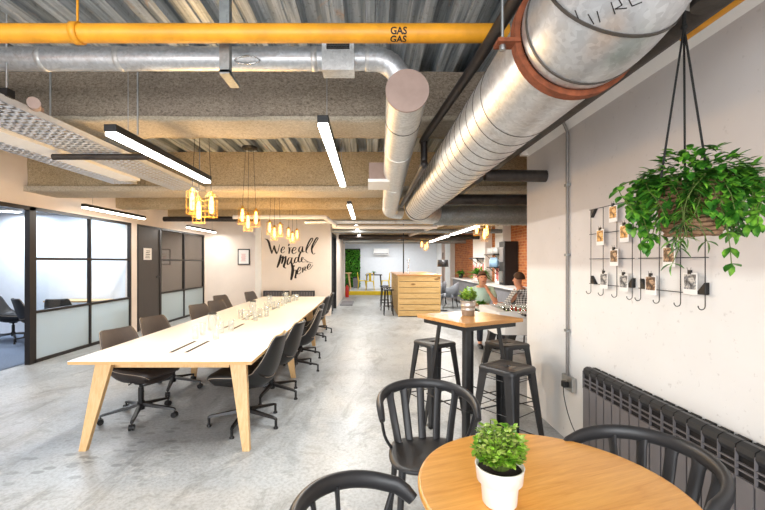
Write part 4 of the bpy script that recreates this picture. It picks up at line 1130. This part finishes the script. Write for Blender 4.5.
b = MB(); Yw = 11.497
S = [([(28, 68), (48, 74), (66, 98), (80, 150), (98, 212)], 19), ([(98, 212), (108, 175), (118, 132)], 12), ([(118, 132), (128, 175), (146, 216)], 17), ([(146, 216), (162, 172), (172, 122)], 10),
     ([(186, 182), (212, 172), (222, 154), (208, 146), (192, 166), (188, 192), (202, 206), (226, 190)], 12),
     ([(256, 118), (266, 122), (258, 138)], 12),
     ([(262, 148), (270, 170), (264, 214)], 14), ([(266, 180), (276, 158), (292, 152)], 10),
     ([(294, 188), (322, 178), (334, 160), (318, 150), (300, 172), (296, 198), (312, 214), (340, 196)], 13),
     ([(398, 146), (376, 146), (362, 172), (366, 196), (382, 190), (398, 150)], 12), ([(400, 142), (396, 172), (402, 196), (418, 190)], 14),
     ([(430, 196), (452, 150), (488, 92), (498, 66), (484, 62), (458, 104), (436, 160), (434, 196), (452, 208)], 14),
     ([(482, 200), (500, 150), (534, 92), (550, 62), (536, 58), (508, 104), (488, 156), (494, 204), (510, 218), (522, 204)], 14),
     # made
     ([(186, 222), (178, 262), (164, 310), (148, 350)], 20), ([(160, 318), (184, 262), (206, 234)], 10), ([(206, 234), (204, 268), (192, 312)], 18), ([(194, 306), (216, 256), (234, 236)], 10), ([(234, 236), (228, 290), (214, 338), (236, 356)], 19),
     ([(292, 254), (266, 254), (250, 290), (252, 320), (270, 306), (292, 258)], 13), ([(296, 250), (286, 288), (294, 318), (312, 300)], 15),
     ([(356, 252), (336, 250), (320, 280), (324, 302), (344, 292), (362, 252)], 13), ([(392, 200), (382, 196), (366, 232), (356, 274), (368, 296), (386, 284)], 15),
     ([(372, 296), (398, 270), (404, 250), (392, 250), (386, 276), (398, 296), (424, 292), (452, 300)], 10),
     ([(412, 264), (444, 288), (480, 300), (500, 304)], 9),
     # here
     ([(292, 318), (302, 360), (296, 420), (284, 472)], 24), ([(290, 330), (316, 330), (302, 350)], 12), ([(296, 420), (316, 378), (334, 372)], 10), ([(334, 372), (334, 405), (326, 450), (342, 446)], 15),
     ([(346, 392), (372, 376), (380, 352), (366, 346), (348, 378), (350, 410), (370, 408), (384, 392)], 13),
     ([(394, 350), (402, 370), (396, 398)], 13), ([(398, 374), (412, 346), (428, 340)], 9), ([(428, 340), (420, 372), (438, 376)], 12),
     ([(444, 352), (468, 338), (476, 318), (462, 314), (446, 340), (450, 364), (470, 362), (500, 322)], 12)]
for pts, wd_ in S: stroke(b, pts, wd_ * 1.2, Yw)
tag(b.build('wall_lettering', 'ink'), 'black hand-lettered words painted on the white back wall', 'lettering')
e = thing('framed_picture', 'small dark-framed print on the far left back wall', 'picture', ((243.7 - CX) / F * 12.5, 12.5, 1.46), 0)
MB().box(-.19, .19, -.0, .03, 0, .5).build('picture_frame', 'frame', e, bevel=.004)
MB().box(-.155, .155, -.004, .0, .035, .465).build('mount', 'paper', e)
b = MB()
for k in range(7): b.box(-.08 + .01 * (k % 3), .07 - .02 * (k % 2), -.006, -.004, .12 + .035 * k, .132 + .035 * k)
b.build('printed_lines', 'pink', e)
e = thing('door_notice', 'white printed notice on the dark door beside the grey glazing', 'sign', (XL + .002, 9.27, 1.60))
MB().box(0, .003, -.17, .17, 0, .27).build('notice_sheet', 'paper', e)
b = MB()
for k in range(5): b.box(.003, .005, -.10 + .01 * k, .10 - .02 * (k % 2), .04 + .04 * k, .053 + .04 * k)
b.build('notice_print', 'ink', e)
for k, (a, c) in enumerate(((263.5, 289), (291.5, 314.5))):
    x0 = (a - CX) / F * 11.4; x1 = (c - CX) / F * 11.4
    e = thing('wall_radiator', 'black grille radiator under the lettering, %s one' % ('left', 'right')[k], 'radiator', ((x0 + x1) / 2, 11.42, .12))
    b = MB().box(x0, x1, 11.36, 11.48, .70, .73).box(x0, x1, 11.36, 11.48, .12, .15)
    b.box(x0, x0 + .03, 11.36, 11.48, .12, .73).box(x1 - .03, x1, 11.36, 11.48, .12, .73).box(x0 + .02, x1 - .02, 11.40, 11.47, .15, .70); shift(b, e).build('radiator_casing', 'blackp', e)
    b = MB(); xx = x0 + .05
    while xx < x1 - .04: b.box(xx, xx + .018, 11.37, 11.40, .15, .70); xx += .045
    shift(b, e).build('fins', 'radiator', e)
    shift(MB().box(x0 + .05, x0 + .07, 11.44, 11.5, .0, .12).box(x1 - .07, x1 - .05, 11.44, 11.5, 0, .12), e).build('feed_pipe', 'black', e)

# ================================================================== PLANK BAR
e = thing('plank_bar', 'bar counter clad in knotty pine planks with a pale worktop', 'bar counter', (1.45, 12.9, 0))
x0, x1, y0, y1, zt = .85, 2.05, 11.3, 14.5, 1.16
shift(MB().box(x0 + .03, x1 - .03, y0 + .03, y1, .02, zt), e).build('carcass', 'blackp', e)
b = MB(); n = 7
for k in range(n): b.box(x0 + .03, x1 - .03, y0, y0 + .028, .02 + (zt - .02) * k / n + .007, .02 + (zt - .02) * (k + 1) / n - .007)
b2 = MB()
for k in range(n): b2.box(x0, x0 + .028, y0 + .02, y1, .02 + (zt - .02) * k / n + .007, .02 + (zt - .02) * (k + 1) / n - .007)
shift(b, e).build('front_planks', 'pine', e); shift(b2, e).build('side_planks', 'pine_y', e)
shift(MB().box(x0, x0 + .035, y0 - .004, y0 + .03, 0, zt).box(x1 - .035, x1, y0 - .004, y0 + .03, 0, zt), e).build('corner_post', 'pine', e)
shift(MB().box(x0 - .03, x1 + .03, y0 - .03, y1, zt, zt + .035), e).build('worktop', 'oak2', e, bevel=.004)
e = thing('bar_tap', 'tall chrome tap standing on the plank bar', 'tap', (1.2, 11.9, zt + .035))
MB().cyl((0, 0, 0), (0, 0, .42), .018, n=10).tube(smoothpath([(0, 0, .40), (.0, -.03, .47), (0, -.10, .46), (0, -.12, .40)], 4), .013, 8).lathe([(.04, 0), (.04, .02)], n=14).build('tap_body', 'chrome', e)
MB().box(-.05, .05, -.01, .01, .40, .42).build('tap_lever', 'chrome', e)
tag(MB().cyl((1.10, 12.4, zt + .036), (1.10, 12.4, ZD), .018, n=8).build('support_pole', 'black'), 'thin black pole rising from the plank bar to the ceiling', 'pole')
def simple_stool(label, loc, rot=0, first=[None]):
    if first[0]: return dup(first[0], loc, rot, label, 'dark bar stools beside the plank bar')
    e = thing('bar_stool', label, 'stool', loc, rot, 'dark bar stools beside the plank bar')
    MB().lathe([(0, .72), (.16, .72), (.165, .735), (.16, .75), (0, .75)], n=20).build('seat', 'blackp', e)
    for k in range(4):
        a = PI / 4 + k * PI / 2; MB().tube([(.12 * math.cos(a), .12 * math.sin(a), .72), (.19 * math.cos(a), .19 * math.sin(a), 0)], .013, 8).build('leg', 'black', e)
    MB().tube([(.165 * math.cos(t), .165 * math.sin(t), .26) for t in [2 * PI * i / 16 for i in range(16)]], .009, 6, closed=True).build('foot_ring', 'black', e)
    first[0] = e; return e
simple_stool('dark bar stool on the aisle side of the plank bar, nearest one', (.60, 11.7, 0))
simple_stool('dark bar stool on the aisle side of the plank bar, middle one', (.58, 12.7, 0), .3)
simple_stool('dark bar stool on the aisle side of the plank bar, farthest one', (.56, 13.6, 0), .1)
# floor lamp and lounge chairs right of the bar
e = thing('floor_lamp', 'black floor lamp with a drum shade right of the plank bar', 'lamp', (2.38, 12.7, 0))
MB().lathe([(0, 0), (.14, 0), (.14, .02), (0, .025)], n=24).build('lamp_base', 'black', e)
MB().cyl((0, 0, .02), (0, 0, 1.85), .013, n=8).build('lamp_pole', 'black', e)
MB().lathe([(.17, 1.40), (.175, 1.40), (.16, 1.62), (.155, 1.62), (.17, 1.40)], n=28).cyl((-.16, 0, 1.6), (.16, 0, 1.6), .004, n=5).build('lamp_shade', 'blackp', e)
def tub(label, loc, rot, first=[None], mat='grey_f'):
    if first[0]: return dup(first[0], loc, rot, label, 'grey lounge chairs')
    e = thing('lounge_chair', label, 'chair', loc, rot, 'grey lounge chairs')
    MB().box(-.24, .26, -.25, .25, .36, .46).build('seat', mat, e, bevel=.03)
    pts = []; b = MB(); n = 14; vs = []; fs = []
    for i in range(n + 1):
        a = math.radians(90 + 180 * i / n); hh = .40 * (1 - .45 * abs(math.cos(math.radians(180 * i / n))) ** 2)
        for rr_, z in ((.25, .40), (.25 + .05, .46 + hh), (.29 + .05, .46 + hh), (.29, .38)): vs.append((rr_ * math.cos(a), rr_ * math.sin(a), z))
    for i in range(n):
        for j in range(4): fs.append((i * 4 + j, i * 4 + (j + 1) % 4, i * 4 + 4 + (j + 1) % 4, i * 4 + 4 + j))
    fs += [(0, 1, 2, 3), tuple(n * 4 + j for j in (3, 2, 1, 0))]
    b.add(vs, fs); b.build('backrest', mat, e)
    for sx in (-1, 1):
        for sy in (-1, 1): MB().tube([(sx * .18, sy * .18, .37), (sx * .23, sy * .23, 0)], [.018, .011], 8).build('leg', 'black', e)
    first[0] = e; return e
tub('grey lounge chair just right of the black floor lamp', (2.75, 13.6, 0), 2.6)
tub('grey lounge chair between the plank bar and the kitchen counter', (2.55, 14.7, 0), 2.2)

# ================================================================== KITCHEN SIDE
e = thing('kitchen_counter', 'long grey kitchen counter with pale worktop along the brick wall', 'counter', (3.6, 12.5, 0))
for k in range(8):
    a0 = 8.8 + k * .92; shift(MB().box(3.42, 3.78, a0, a0 + .90, .10, .88), e).build('cabinet_front', 'cabinet', e, bevel=.006)
shift(MB().box(3.46, 3.78, 8.8, 16.1, 0, .10), e).build('plinth', 'black', e)
shift(MB().box(3.37, 3.99, 8.75, 16.2, .885, .925), e).build('worktop', 'stone', e)
e = thing('coffee_machine', 'tall black drinks machine against the brick wall', 'drinks machine', (3.8, 10.82, .926))
shift(MB().box(3.62, 3.98, 10.6, 11.05, .926, 2.1), e).build('machine_body', 'raddark', e, bevel=.01)
shift(MB().box(3.605, 3.62, 10.68, 10.97, 1.55, 1.95), e).build('display', 'radiator', e)
shift(MB().box(3.58, 3.62, 10.7, 10.95, 1.0, 1.3), e).build('dispenser_bay', 'steel', e)
def rnditems(e_): pass
for k, (a0, a1, z, lab) in enumerate(((11.15, 12.1, 1.75, 'black shelf with white cups beside the drinks machine'), (11.12, 11.8, 1.38, 'lower black shelf beside the drinks machine'), (13.0, 13.9, 1.66, 'black bracket shelf between the brick bays'))):
    e = thing('wall_shelf', lab, 'shelf', (3.8, (a0 + a1) / 2, z)); xb = 4.0 if k != 2 else 3.78
    if k != 2 and a1 > 11.2: xb = 3.78
    shift(MB().box(3.5, xb, a0, a1, z, z + .03), e).build('shelf_board', 'blackp', e)
    for yy in (a0 + .1, a1 - .1): shift(MB().tube([(xb - .01, yy, z - .2), (3.55, yy, z), ], .01, 6).box(xb - .02, xb, yy - .01, yy + .01, z - .22, z), e).build('bracket', 'black', e)
cu = thing('white_cup', 'white cup on the upper shelf beside the drinks machine', 'cup', (3.62, 11.22, 1.781), group='white cups on the upper shelf')
MB().lathe([(0, 0), (.03, 0), (.042, .09), (.042, .19), (.039, .19), (.028, .008), (0, .008)], n=14).build('cup_body', 'white', cu)
for k in range(1, 9): dup(cu, (3.62 + .02 * (k % 2), 11.22 + .10 * k, 1.781), 0)
bt = thing('water_bottle', 'pale blue bottle on the lower shelf beside the drinks machine', 'bottle', (3.60, 11.2, 1.411), group='bottles on the lower shelf')
MB().lathe([(0, 0), (.05, 0), (.05, .18), (.02, .24), (.02, .27), (0, .27)], n=14).build('bottle_body', 'screenblue', bt)
for k in range(1, 5): dup(bt, (3.60, 11.2 + .125 * k, 1.411), 0)
# red and white graphic panels
for k, (a0, a1, lab) in enumerate(((11.25, 11.85, 'red and white striped panel behind the seated people, right one'), (12.95, 14.3, 'red and white striped panel above the counter, left one'))):
    e = thing('striped_panel', lab, 'panel', (3.765, (a0 + a1) / 2, .96))
    shift(MB().box(3.755, 3.778, a0, a1, .96, 1.56), e).build('panel_board', 'paper', e)
    b = MB(); yy = a0 + .04
    j = 0
    while yy < a1 - .06:
        b.box(3.745, 3.755, yy, yy + .055, 1.0 + .05 * (j % 2), 1.50 - .06 * (j % 3)); yy += .125; j += 1
    shift(b, e).build('red_stripe', 'red', e)
def palm(label, loc, n, L, W, mat, potr=.09, poth=.16, seed=1):
    e = thing('leafy_plant', label, 'potted plant', loc); r = random.Random(seed)
    MB().lathe([(0, 0), (potr * .75, 0), (potr, poth), (potr * .9, poth), (0, poth * .9)], n=18).build('pot', 'blackp', e)
    b = MB()
    for i in range(n):
        a = r.uniform(0, 2 * PI); d = Vector((math.cos(a), math.sin(a), r.uniform(.2, 1.8))); b.leaf((0, 0, poth * .9), d, L * r.uniform(.7, 1.1), W, droop=r.uniform(.3, .9))
        q = Vector((0, 0, poth * .9)) + d.normalized() * L * .5
        for j in range(3): b.leaf(q, Vector((r.uniform(-1, 1), r.uniform(-1, 1), r.uniform(-.1, .6))), L * .45, W * .8, droop=.4)
    b.build('foliage', mat, e); return e
palm('spiky green plant on the counter behind the man in mint', (3.50, 12.45, .926), 60, .42, .07, 'leaf', seed=2)
palm('low dark green plant at the far end of the counter', (3.62, 15.6, .926), 26, .24, .06, 'leaf_wall', seed=4)

# ================================================================== FOOTBALL TABLE
e = thing('football_table', 'white table-football table with black legs beyond the high table', 'games table', (2.25, 5.75, 0))
fx0, fx1, fy0, fy1 = 1.68, 2.95, 5.2, 6.12
b = MB()
pr = [(fx0 + .10, fy0), (fx1, fy0), (fx1, fy1), (fx0 + .10, fy1), (fx0 + .03, fy1 - .04), (fx0, fy1 - .12), (fx0, fy0 + .12), (fx0 + .03, fy0 + .04)]
b.prism(pr, .60, .82); shift(b, e).build('cabinet_body', 'white', e)
b = MB().box(fx0 + .02, fx1, fy0, fy0 + .10, .82, .90).box(fx0 + .02, fx1, fy1 - .10, fy1, .82, .90).box(fx0, fx0 + .16, fy0 + .05, fy1 - .05, .82, .90); shift(b, e).build('rim', 'white', e, bevel=.012)
shift(MB().box(fx0 + .16, fx1 - .02, fy0 + .1, fy1 - .1, .815, .823), e).build('pitch', 'leaf_lime', e)
for k in range(6):
    xx = fx0 + .28 + k * .17
    rd = shift(MB().cyl((xx, fy0 - .16, .885), (xx, fy1 + .16, .885), .008, n=8), e).build('rod', 'chrome', e)
    for j in range(3 + k % 2):
        yy = fy0 + .22 + j * .17; q = MB().box(xx - .011, xx + .011, yy - .011, yy + .011, .825, .885).sphere((xx, yy, .895), .013, 6)
        shift(q, e).build('figure', 'red' if k % 3 == 1 else 'black', rd)
    q = MB().cyl((xx, fy0 - .22, .885), (xx, fy0 - .12, .885), .017, n=10); shift(q, e).build('handle', 'black', rd)
b = MB()
for xx in (fx0 + .35, fx0 + .65): b.lathe([(.03, 0), (.05, .0), (.05, .01), (.03, .01)], (0, 0, 0), 14) if 0 else None
for sx in (0, 1):
    for sy in (0, 1):
        xa = fx0 + .12 if sx == 0 else fx1 - .12; ya = fy0 + .1 if sy == 0 else fy1 - .1
        q = MB().taper((xa + (-.06 if sx == 0 else .06), ya, 0), (.07, .07), (xa + (.10 if sx == 0 else -.1), ya, .60), (.11, .11)); shift(q, e).build('leg', 'blackp', e)

# ================================================================== PEOPLE
def skin(name, nodes, edges, mat, parent, sub=2):
    keys = list(nodes); idx = {k: i for i, k in enumerate(keys)}
    me = bpy.data.meshes.new(name); me.from_pydata([nodes[k][0] for k in keys], [(idx[a], idx[b]) for a, b in edges], [])
    o = bpy.data.objects.new(name, me); COL.objects.link(o); o.parent = parent
    me.materials.append(M[mat])
    m = o.modifiers.new('skin', 'SKIN'); m.use_smooth_shade = True
    if not me.skin_vertices: me.attributes  # the modifier adds the layer below
    bm = bmesh.new(); bm.from_mesh(me); lay = bm.verts.layers.skin.verify(); bm.verts.ensure_lookup_table()
    for i, k in enumerate(keys):
        r = nodes[k][1]; r = r if isinstance(r, tuple) else (r, r); bm.verts[i][lay].radius = r; bm.verts[i][lay].use_root = (i == 0)
    bm.to_mesh(me); bm.free()
    s = o.modifiers.new('sub', 'SUBSURF'); s.levels = sub; s.render_levels = sub
    return o
def person(label, loc, rot, shirt, hair, handface, lean=.05, scl=1.0):
    """seated, facing +X in its own frame"""
    e = thing('person', label, 'person', loc, rot)
    n = {'pelvis': ((0, 0, .52), (.13, .15)), 'waist': ((.0, 0, .70), (.11, .14)), 'chest': ((lean, 0, .90), (.12, .16)), 'upper': ((lean + .02, 0, 1.02), (.09, .13)), 'neck': ((lean + .05, 0, 1.10), .052), 'jaw': ((lean + .10, 0, 1.17), (.068, .066)), 'head': ((lean + .085, 0, 1.25), (.092, .078)), 'crown': ((lean + .075, 0, 1.31), (.07, .062))}
    ed = [('pelvis', 'waist'), ('waist', 'chest'), ('chest', 'upper'), ('upper', 'neck'), ('neck', 'jaw'), ('jaw', 'head'), ('head', 'crown')]
    for s, k in ((-1, 'r'), (1, 'l')):
        n['sh' + k] = ((lean + .01, s * .175, 1.00), .062)
        if handface and s == 1: el_, wr, hd = (lean + .30, s * .20, .79), (lean + .24, s * .08, 1.00), (lean + .20, s * .045, 1.08)
        else: el_, wr, hd = (lean + .18, s * .25, .79), (lean + .42, s * .10, .79), (lean + .50, s * .05, .80)
        n['el' + k] = (el_, .045); n['wr' + k] = (wr, .029); n['hd' + k] = (hd, (.036, .024))
        ed += [('upper', 'sh' + k), ('sh' + k, 'el' + k), ('el' + k, 'wr' + k), ('wr' + k, 'hd' + k)]
        d = (Vector(hd) - Vector(wr)).normalized(); side = d.cross(Vector((0, 0, 1)));side = side.normalized() if side.length > .1 else Vector((0, 1, 0))
        for j in range(4):
            off = side * (.018 * (j - 1.5)); f1 = Vector(hd) + d * .035 + off; f2 = f1 + d * (.034, .042, .038, .028)[j] + Vector((0, 0, -.006)); n['f%s%d' % (k, j)] = (tuple(f1), .0095); n['g%s%d' % (k, j)] = (tuple(f2), .008)
            ed += [('hd' + k, 'f%s%d' % (k, j)), ('f%s%d' % (k, j), 'g%s%d' % (k, j))]
        t1 = Vector(wr).lerp(Vector(hd), .5) + side * s * -.035; t2 = t1 + d * .03 + side * s * -.012
        n['t' + k] = (tuple(t1), .011); n['u' + k] = (tuple(t2), .009); ed += [('wr' + k, 't' + k), ('t' + k, 'u' + k)]
        n['hip' + k] = ((.02, s * .09, .51), .085); n['kn' + k] = ((.42, s * .11, .50), .058); n['an' + k] = ((.40, s * .11, .09), .038); n['to' + k] = ((.52, s * .12, .035), .034)
        ed += [('pelvis', 'hip' + k), ('hip' + k, 'kn' + k), ('kn' + k, 'an' + k), ('an' + k, 'to' + k)]
    skin('body', n, ed, 'skin', e)
    f = lambda k, g=.012: (n[k][0], tuple(q + g for q in n[k][1]) if isinstance(n[k][1], tuple) else n[k][1] + g)
    sn = {k: f(k, .036) for k in ('waist', 'chest', 'upper', 'shl', 'shr')}; sn['hem'] = ((0, 0, .55), (.15, .17)); sn['col'] = ((lean + .035, 0, 1.07), .062)
    se = [('chest', 'waist'), ('waist', 'hem'), ('chest', 'upper'), ('upper', 'col'), ('upper', 'shl'), ('upper', 'shr')]
    for k in 'lr':
        if shirt == 'plaid': sn['el' + k] = f('el' + k, .014); sn['wr' + k] = f('wr' + k, .014); se += [('sh' + k, 'el' + k), ('el' + k, 'wr' + k)]
        else: q = Vector(n['sh' + k][0]).lerp(Vector(n['el' + k][0]), .72); sn['slv' + k] = (tuple(q), .066); se += [('sh' + k, 'slv' + k)]
    skin('shirt', {k: sn[k] for k in ['chest'] + [q for q in sn if q != 'chest']}, se, shirt, e)
    tn = {'pel': ((0, 0, .52), (.15, .165))}; te = []
    for k in 'lr':
        for q in ('hip', 'kn', 'an'): tn[q + k] = f(q + k, .014)
        te += [('pel', 'hip' + k), ('hip' + k, 'kn' + k), ('kn' + k, 'an' + k)]
    skin('trousers', tn, te, 'jeans', e)
    for s in (-1, 1): MB().sphere((.50, s * .12, .04), (.13, .05, .045), 10).build('shoe', 'black', e)
    hx = lean + .07
    b = MB(); vs = []; fs = []; N = 18
    for i in range(N // 2 + 1):
        ph = PI * i / (N // 2) * .54
        for k in range(N):
            th = 2 * PI * k / N; r = 1.0
            front = max(0, math.cos(th)); z = math.cos(ph * (1 - .42 * front)); rad = math.sin(ph * (1 - .42 * front))
            vs.append((hx + .106 * rad * math.cos(th) - .004, .09 * rad * math.sin(th), 1.265 + .118 * z))
    for i in range(N // 2):
        for k in range(N): fs.append((i * N + k, (i + 1) * N + k, (i + 1) * N + (k + 1) % N, i * N + (k + 1) % N))
    b.add(vs, fs); o = b.build('hair', hair, e); md = o.modifiers.new('s', 'SOLIDIFY'); md.thickness = .008
    for s in (-1, 1):
        MB().sphere((hx - .002, s * .082, 1.245), (.018, .009, .028), 8).build('ear', 'skin', e)
        MB().sphere((hx + .088, s * .031, 1.262), (.008, .012, .008), 8).build('eye', 'ink', e)
    MB().taper((hx + .105, 0, 1.215), (.03, .034), (hx + .088, 0, 1.262), (.014, .014)).build('nose', 'skin', e)
    MB().sphere((hx + .086, 0, 1.19), (.012, .026, .006), 8).build('mouth', 'rust', e)
    return e
person('person in a mint green T-shirt sitting facing the camera, hand raised to face', (2.16, 7.66, 0), -PI / 2 - .05, 'mint', 'hair_g', True)
person('person in a checked shirt sitting with their back to the camera', (2.72, 6.80, 0), math.radians(128), 'plaid', 'hair', False, .10)
def cafe_chair(label, loc, rot):
    e = thing('cafe_chair', label, 'chair', loc, rot, 'grey chairs under the two seated people')
    MB().box(-.21, .22, -.22, .22, .33, .385).build('seat', 'grey_f', e, bevel=.015)
    MB().box(-.30, -.27, -.2, .2, .62, .94).build('backrest', 'grey_f', e, bevel=.012)
    MB().box(-.29, -.275, -.19, -.17, .35, .66).box(-.29, -.275, .17, .19, .35, .66).box(-.29, -.2, -.19, -.17, .34, .36).box(-.29, -.2, .17, .19, .34, .36).build('back_frame', 'black', e)
    for sx in (-1, 1):
        for sy in (-1, 1): MB().tube([(sx * .17, sy * .18, .34), (sx * .2, sy * .2, 0)], .012, 8).build('leg', 'black', e)
    return e
cafe_chair('grey chair under the person in mint', (2.16, 7.68, 0), -PI / 2 - .05)
cafe_chair('grey chair under the person in the checked shirt', (2.72, 6.80, 0), math.radians(128))
e = thing('cafe_table', 'small pale table between the two seated people', 'table', (2.35, 7.22, 0))
MB().box(-.42, .35, -.24, .26, .725, .75).build('tabletop', 'lam', e, bevel=.004)
MB().cyl((0, 0, .02), (0, 0, .725), .03, n=14).build('pedestal', 'black', e)
MB().box(-.25, .25, -.03, .03, 0, .025).box(-.03, .03, -.2, .2, 0, .025).build('table_foot', 'black', e)
palm('small leafy green plant on the table between the seated people', (1.99, 7.04, .751), 30, .12, .045, 'leaf', .05, .05, 6)

# ================================================================== FAR PLATFORM
PZ = .16
e = thing('living_wall', 'tall green living-wall panel beyond the raised platform', 'plant wall', (-.85, 22.0, PZ))
x0, x1 = -1.27, -.43
shift(MB().box(x0, x1, 22.0, 22.09, PZ, 2.28), e).build('backing_board', 'soil', e)
b = MB(); r = random.Random(8)
for i in range(1500):
    b.leaf((r.uniform(x0 + .02, x1 - .02), 21.99, r.uniform(PZ + .03, 2.24)), Vector((r.uniform(-1, 1), -1.0, r.uniform(-1, .8))), r.uniform(.06, .13), .06, droop=.4)
shift(b, e).build('foliage', 'leaf_wall', e)
e = thing('side_table', 'small dark square table between yellow chairs on the platform', 'table', (.29, 20.3, PZ))
MB().box(-.42, .42, -.35, .35, .72, .76).build('tabletop', 'blackp', e)
for sx in (-1, 1):
    for sy in (-1, 1): MB().taper((sx * .38, sy * .30, 0), (.04, .04), (sx * .34, sy * .27, .72), (.06, .06)).build('leg', 'blackp', e)
palm('tiny plant on the dark table between the yellow chairs', (.29, 20.3, PZ + .761), 14, .14, .05, 'leaf', .05, .09, 11)
def ychair(label, loc, rot):
    e = thing('yellow_chair', label, 'chair', loc, rot, 'yellow metal chairs on the platform')
    MB().box(-.19, .19, -.19, .19, .43, .455).build('seat', 'yellow', e, bevel=.01)
    MB().tube(smoothpath([(-.18, -.18, .45), (-.22, -.18, .75), (-.23, -.12, .84), (-.23, .12, .84), (-.22, .18, .75), (-.18, .18, .45)], 4), .014, 8).box(-.235, -.215, -.06, .06, .45, .84).build('backrest', 'yellow', e)
    for sx in (-1, 1):
        for sy in (-1, 1): MB().taper((sx * .21, sy * .21, 0), (.03, .03), (sx * .17, sy * .17, .43), (.06, .06)).build('leg', 'yellow', e)
    return e
ychair('yellow metal chair left of the dark table on the platform', (-.30, 20.3, PZ), 0)
ychair('yellow metal chair right of the dark table on the platform', (.88, 20.3, PZ), PI)
ychair('yellow metal chair in front of the dark table, nearer the step', (.10, 19.7, PZ), PI / 2)
e = thing('trestle_table', 'pale wooden table in front of the green living wall', 'table', (-1.35, 20.6, PZ))
MB().box(-.5, .48, -.4, .4, .80, .84).build('tabletop', 'ash', e)
for sx in (-1, 1):
    for sy in (-1, 1): MB().taper((sx * .44, sy * .34, 0), (.05, .05), (sx * .36, sy * .3, .80), (.08, .06)).build('leg', 'ash', e)
e = thing('waste_bin', 'dark grey bin standing left of the yellow chairs', 'bin', (-.62, 21.2, PZ))
MB().taper((0, 0, 0), (.30, .30), (0, 0, .55), (.36, .36)).build('bin_body', 'cabinet', e); MB().box(-.19, .19, -.19, .19, .55, .60).build('bin_lid', 'black', e, bevel=.01)
e = thing('air_conditioner', 'white air-conditioning unit high on the far wall', 'air conditioner', (.72, 22.0, 1.95))
MB().box(-.42, .42, -.2, .09, 0, .34).build('casing', 'white', e, bevel=.03); MB().box(-.38, .38, -.205, -.19, .04, .08).build('vent', 'cabinet', e)
e = thing('fire_extinguisher', 'red fire extinguisher at the foot of the far side wall', 'fire extinguisher', (-.92, 17.6, 0))
MB().lathe([(0, 0), (.075, 0), (.08, .02), (.08, .44), (.05, .50), (.02, .52), (.02, .56), (0, .56)], n=20).build('cylinder_body', 'red', e)
MB().box(-.02, .06, -.015, .015, .555, .60).tube(smoothpath([(.02, 0, .56), (.1, 0, .5), (.1, 0, .25)], 4), .01, 6).build('valve_and_hose', 'black', e)
MB().box(-1.0, -.55, 14.2, 15.6, .0, .035).build('door_mat', 'cabinet'); tag(bpy.data.objects['door_mat'], 'grey mat on the floor beside the far side wall', 'mat')

# ================================================================== CAMERA
cam = bpy.data.cameras.new('camera'); co = bpy.data.objects.new('camera', cam); COL.objects.link(co)
cam.sensor_fit = 'HORIZONTAL'; cam.sensor_width = 36; cam.lens = 36 * F / 765
cam.shift_x = (382.5 - CX) / 765; cam.shift_y = (CY - 255) / 765
co.location = (0, 0, H); co.rotation_euler = (PI / 2, 0, 0); cam.clip_start = .05; cam.clip_end = 100
SC.camera = co
vs_ = SC.view_settings; vs_.view_transform = 'Standard'; vs_.look = 'None'; vs_.gamma = 1; vs_.use_curve_mapping = False
vs_.exposure = -0.33
SC.cycles.max_bounces = 8; SC.cycles.diffuse_bounces = 5; SC.cycles.transparent_max_bounces = 16; SC.cycles.glossy_bounces = 4
SC.cycles.sample_clamp_indirect = 8; SC.cycles.use_denoising = True; SC.cycles.caustics_reflective = False; SC.cycles.caustics_refractive = False
bpy.context.view_layer.update()
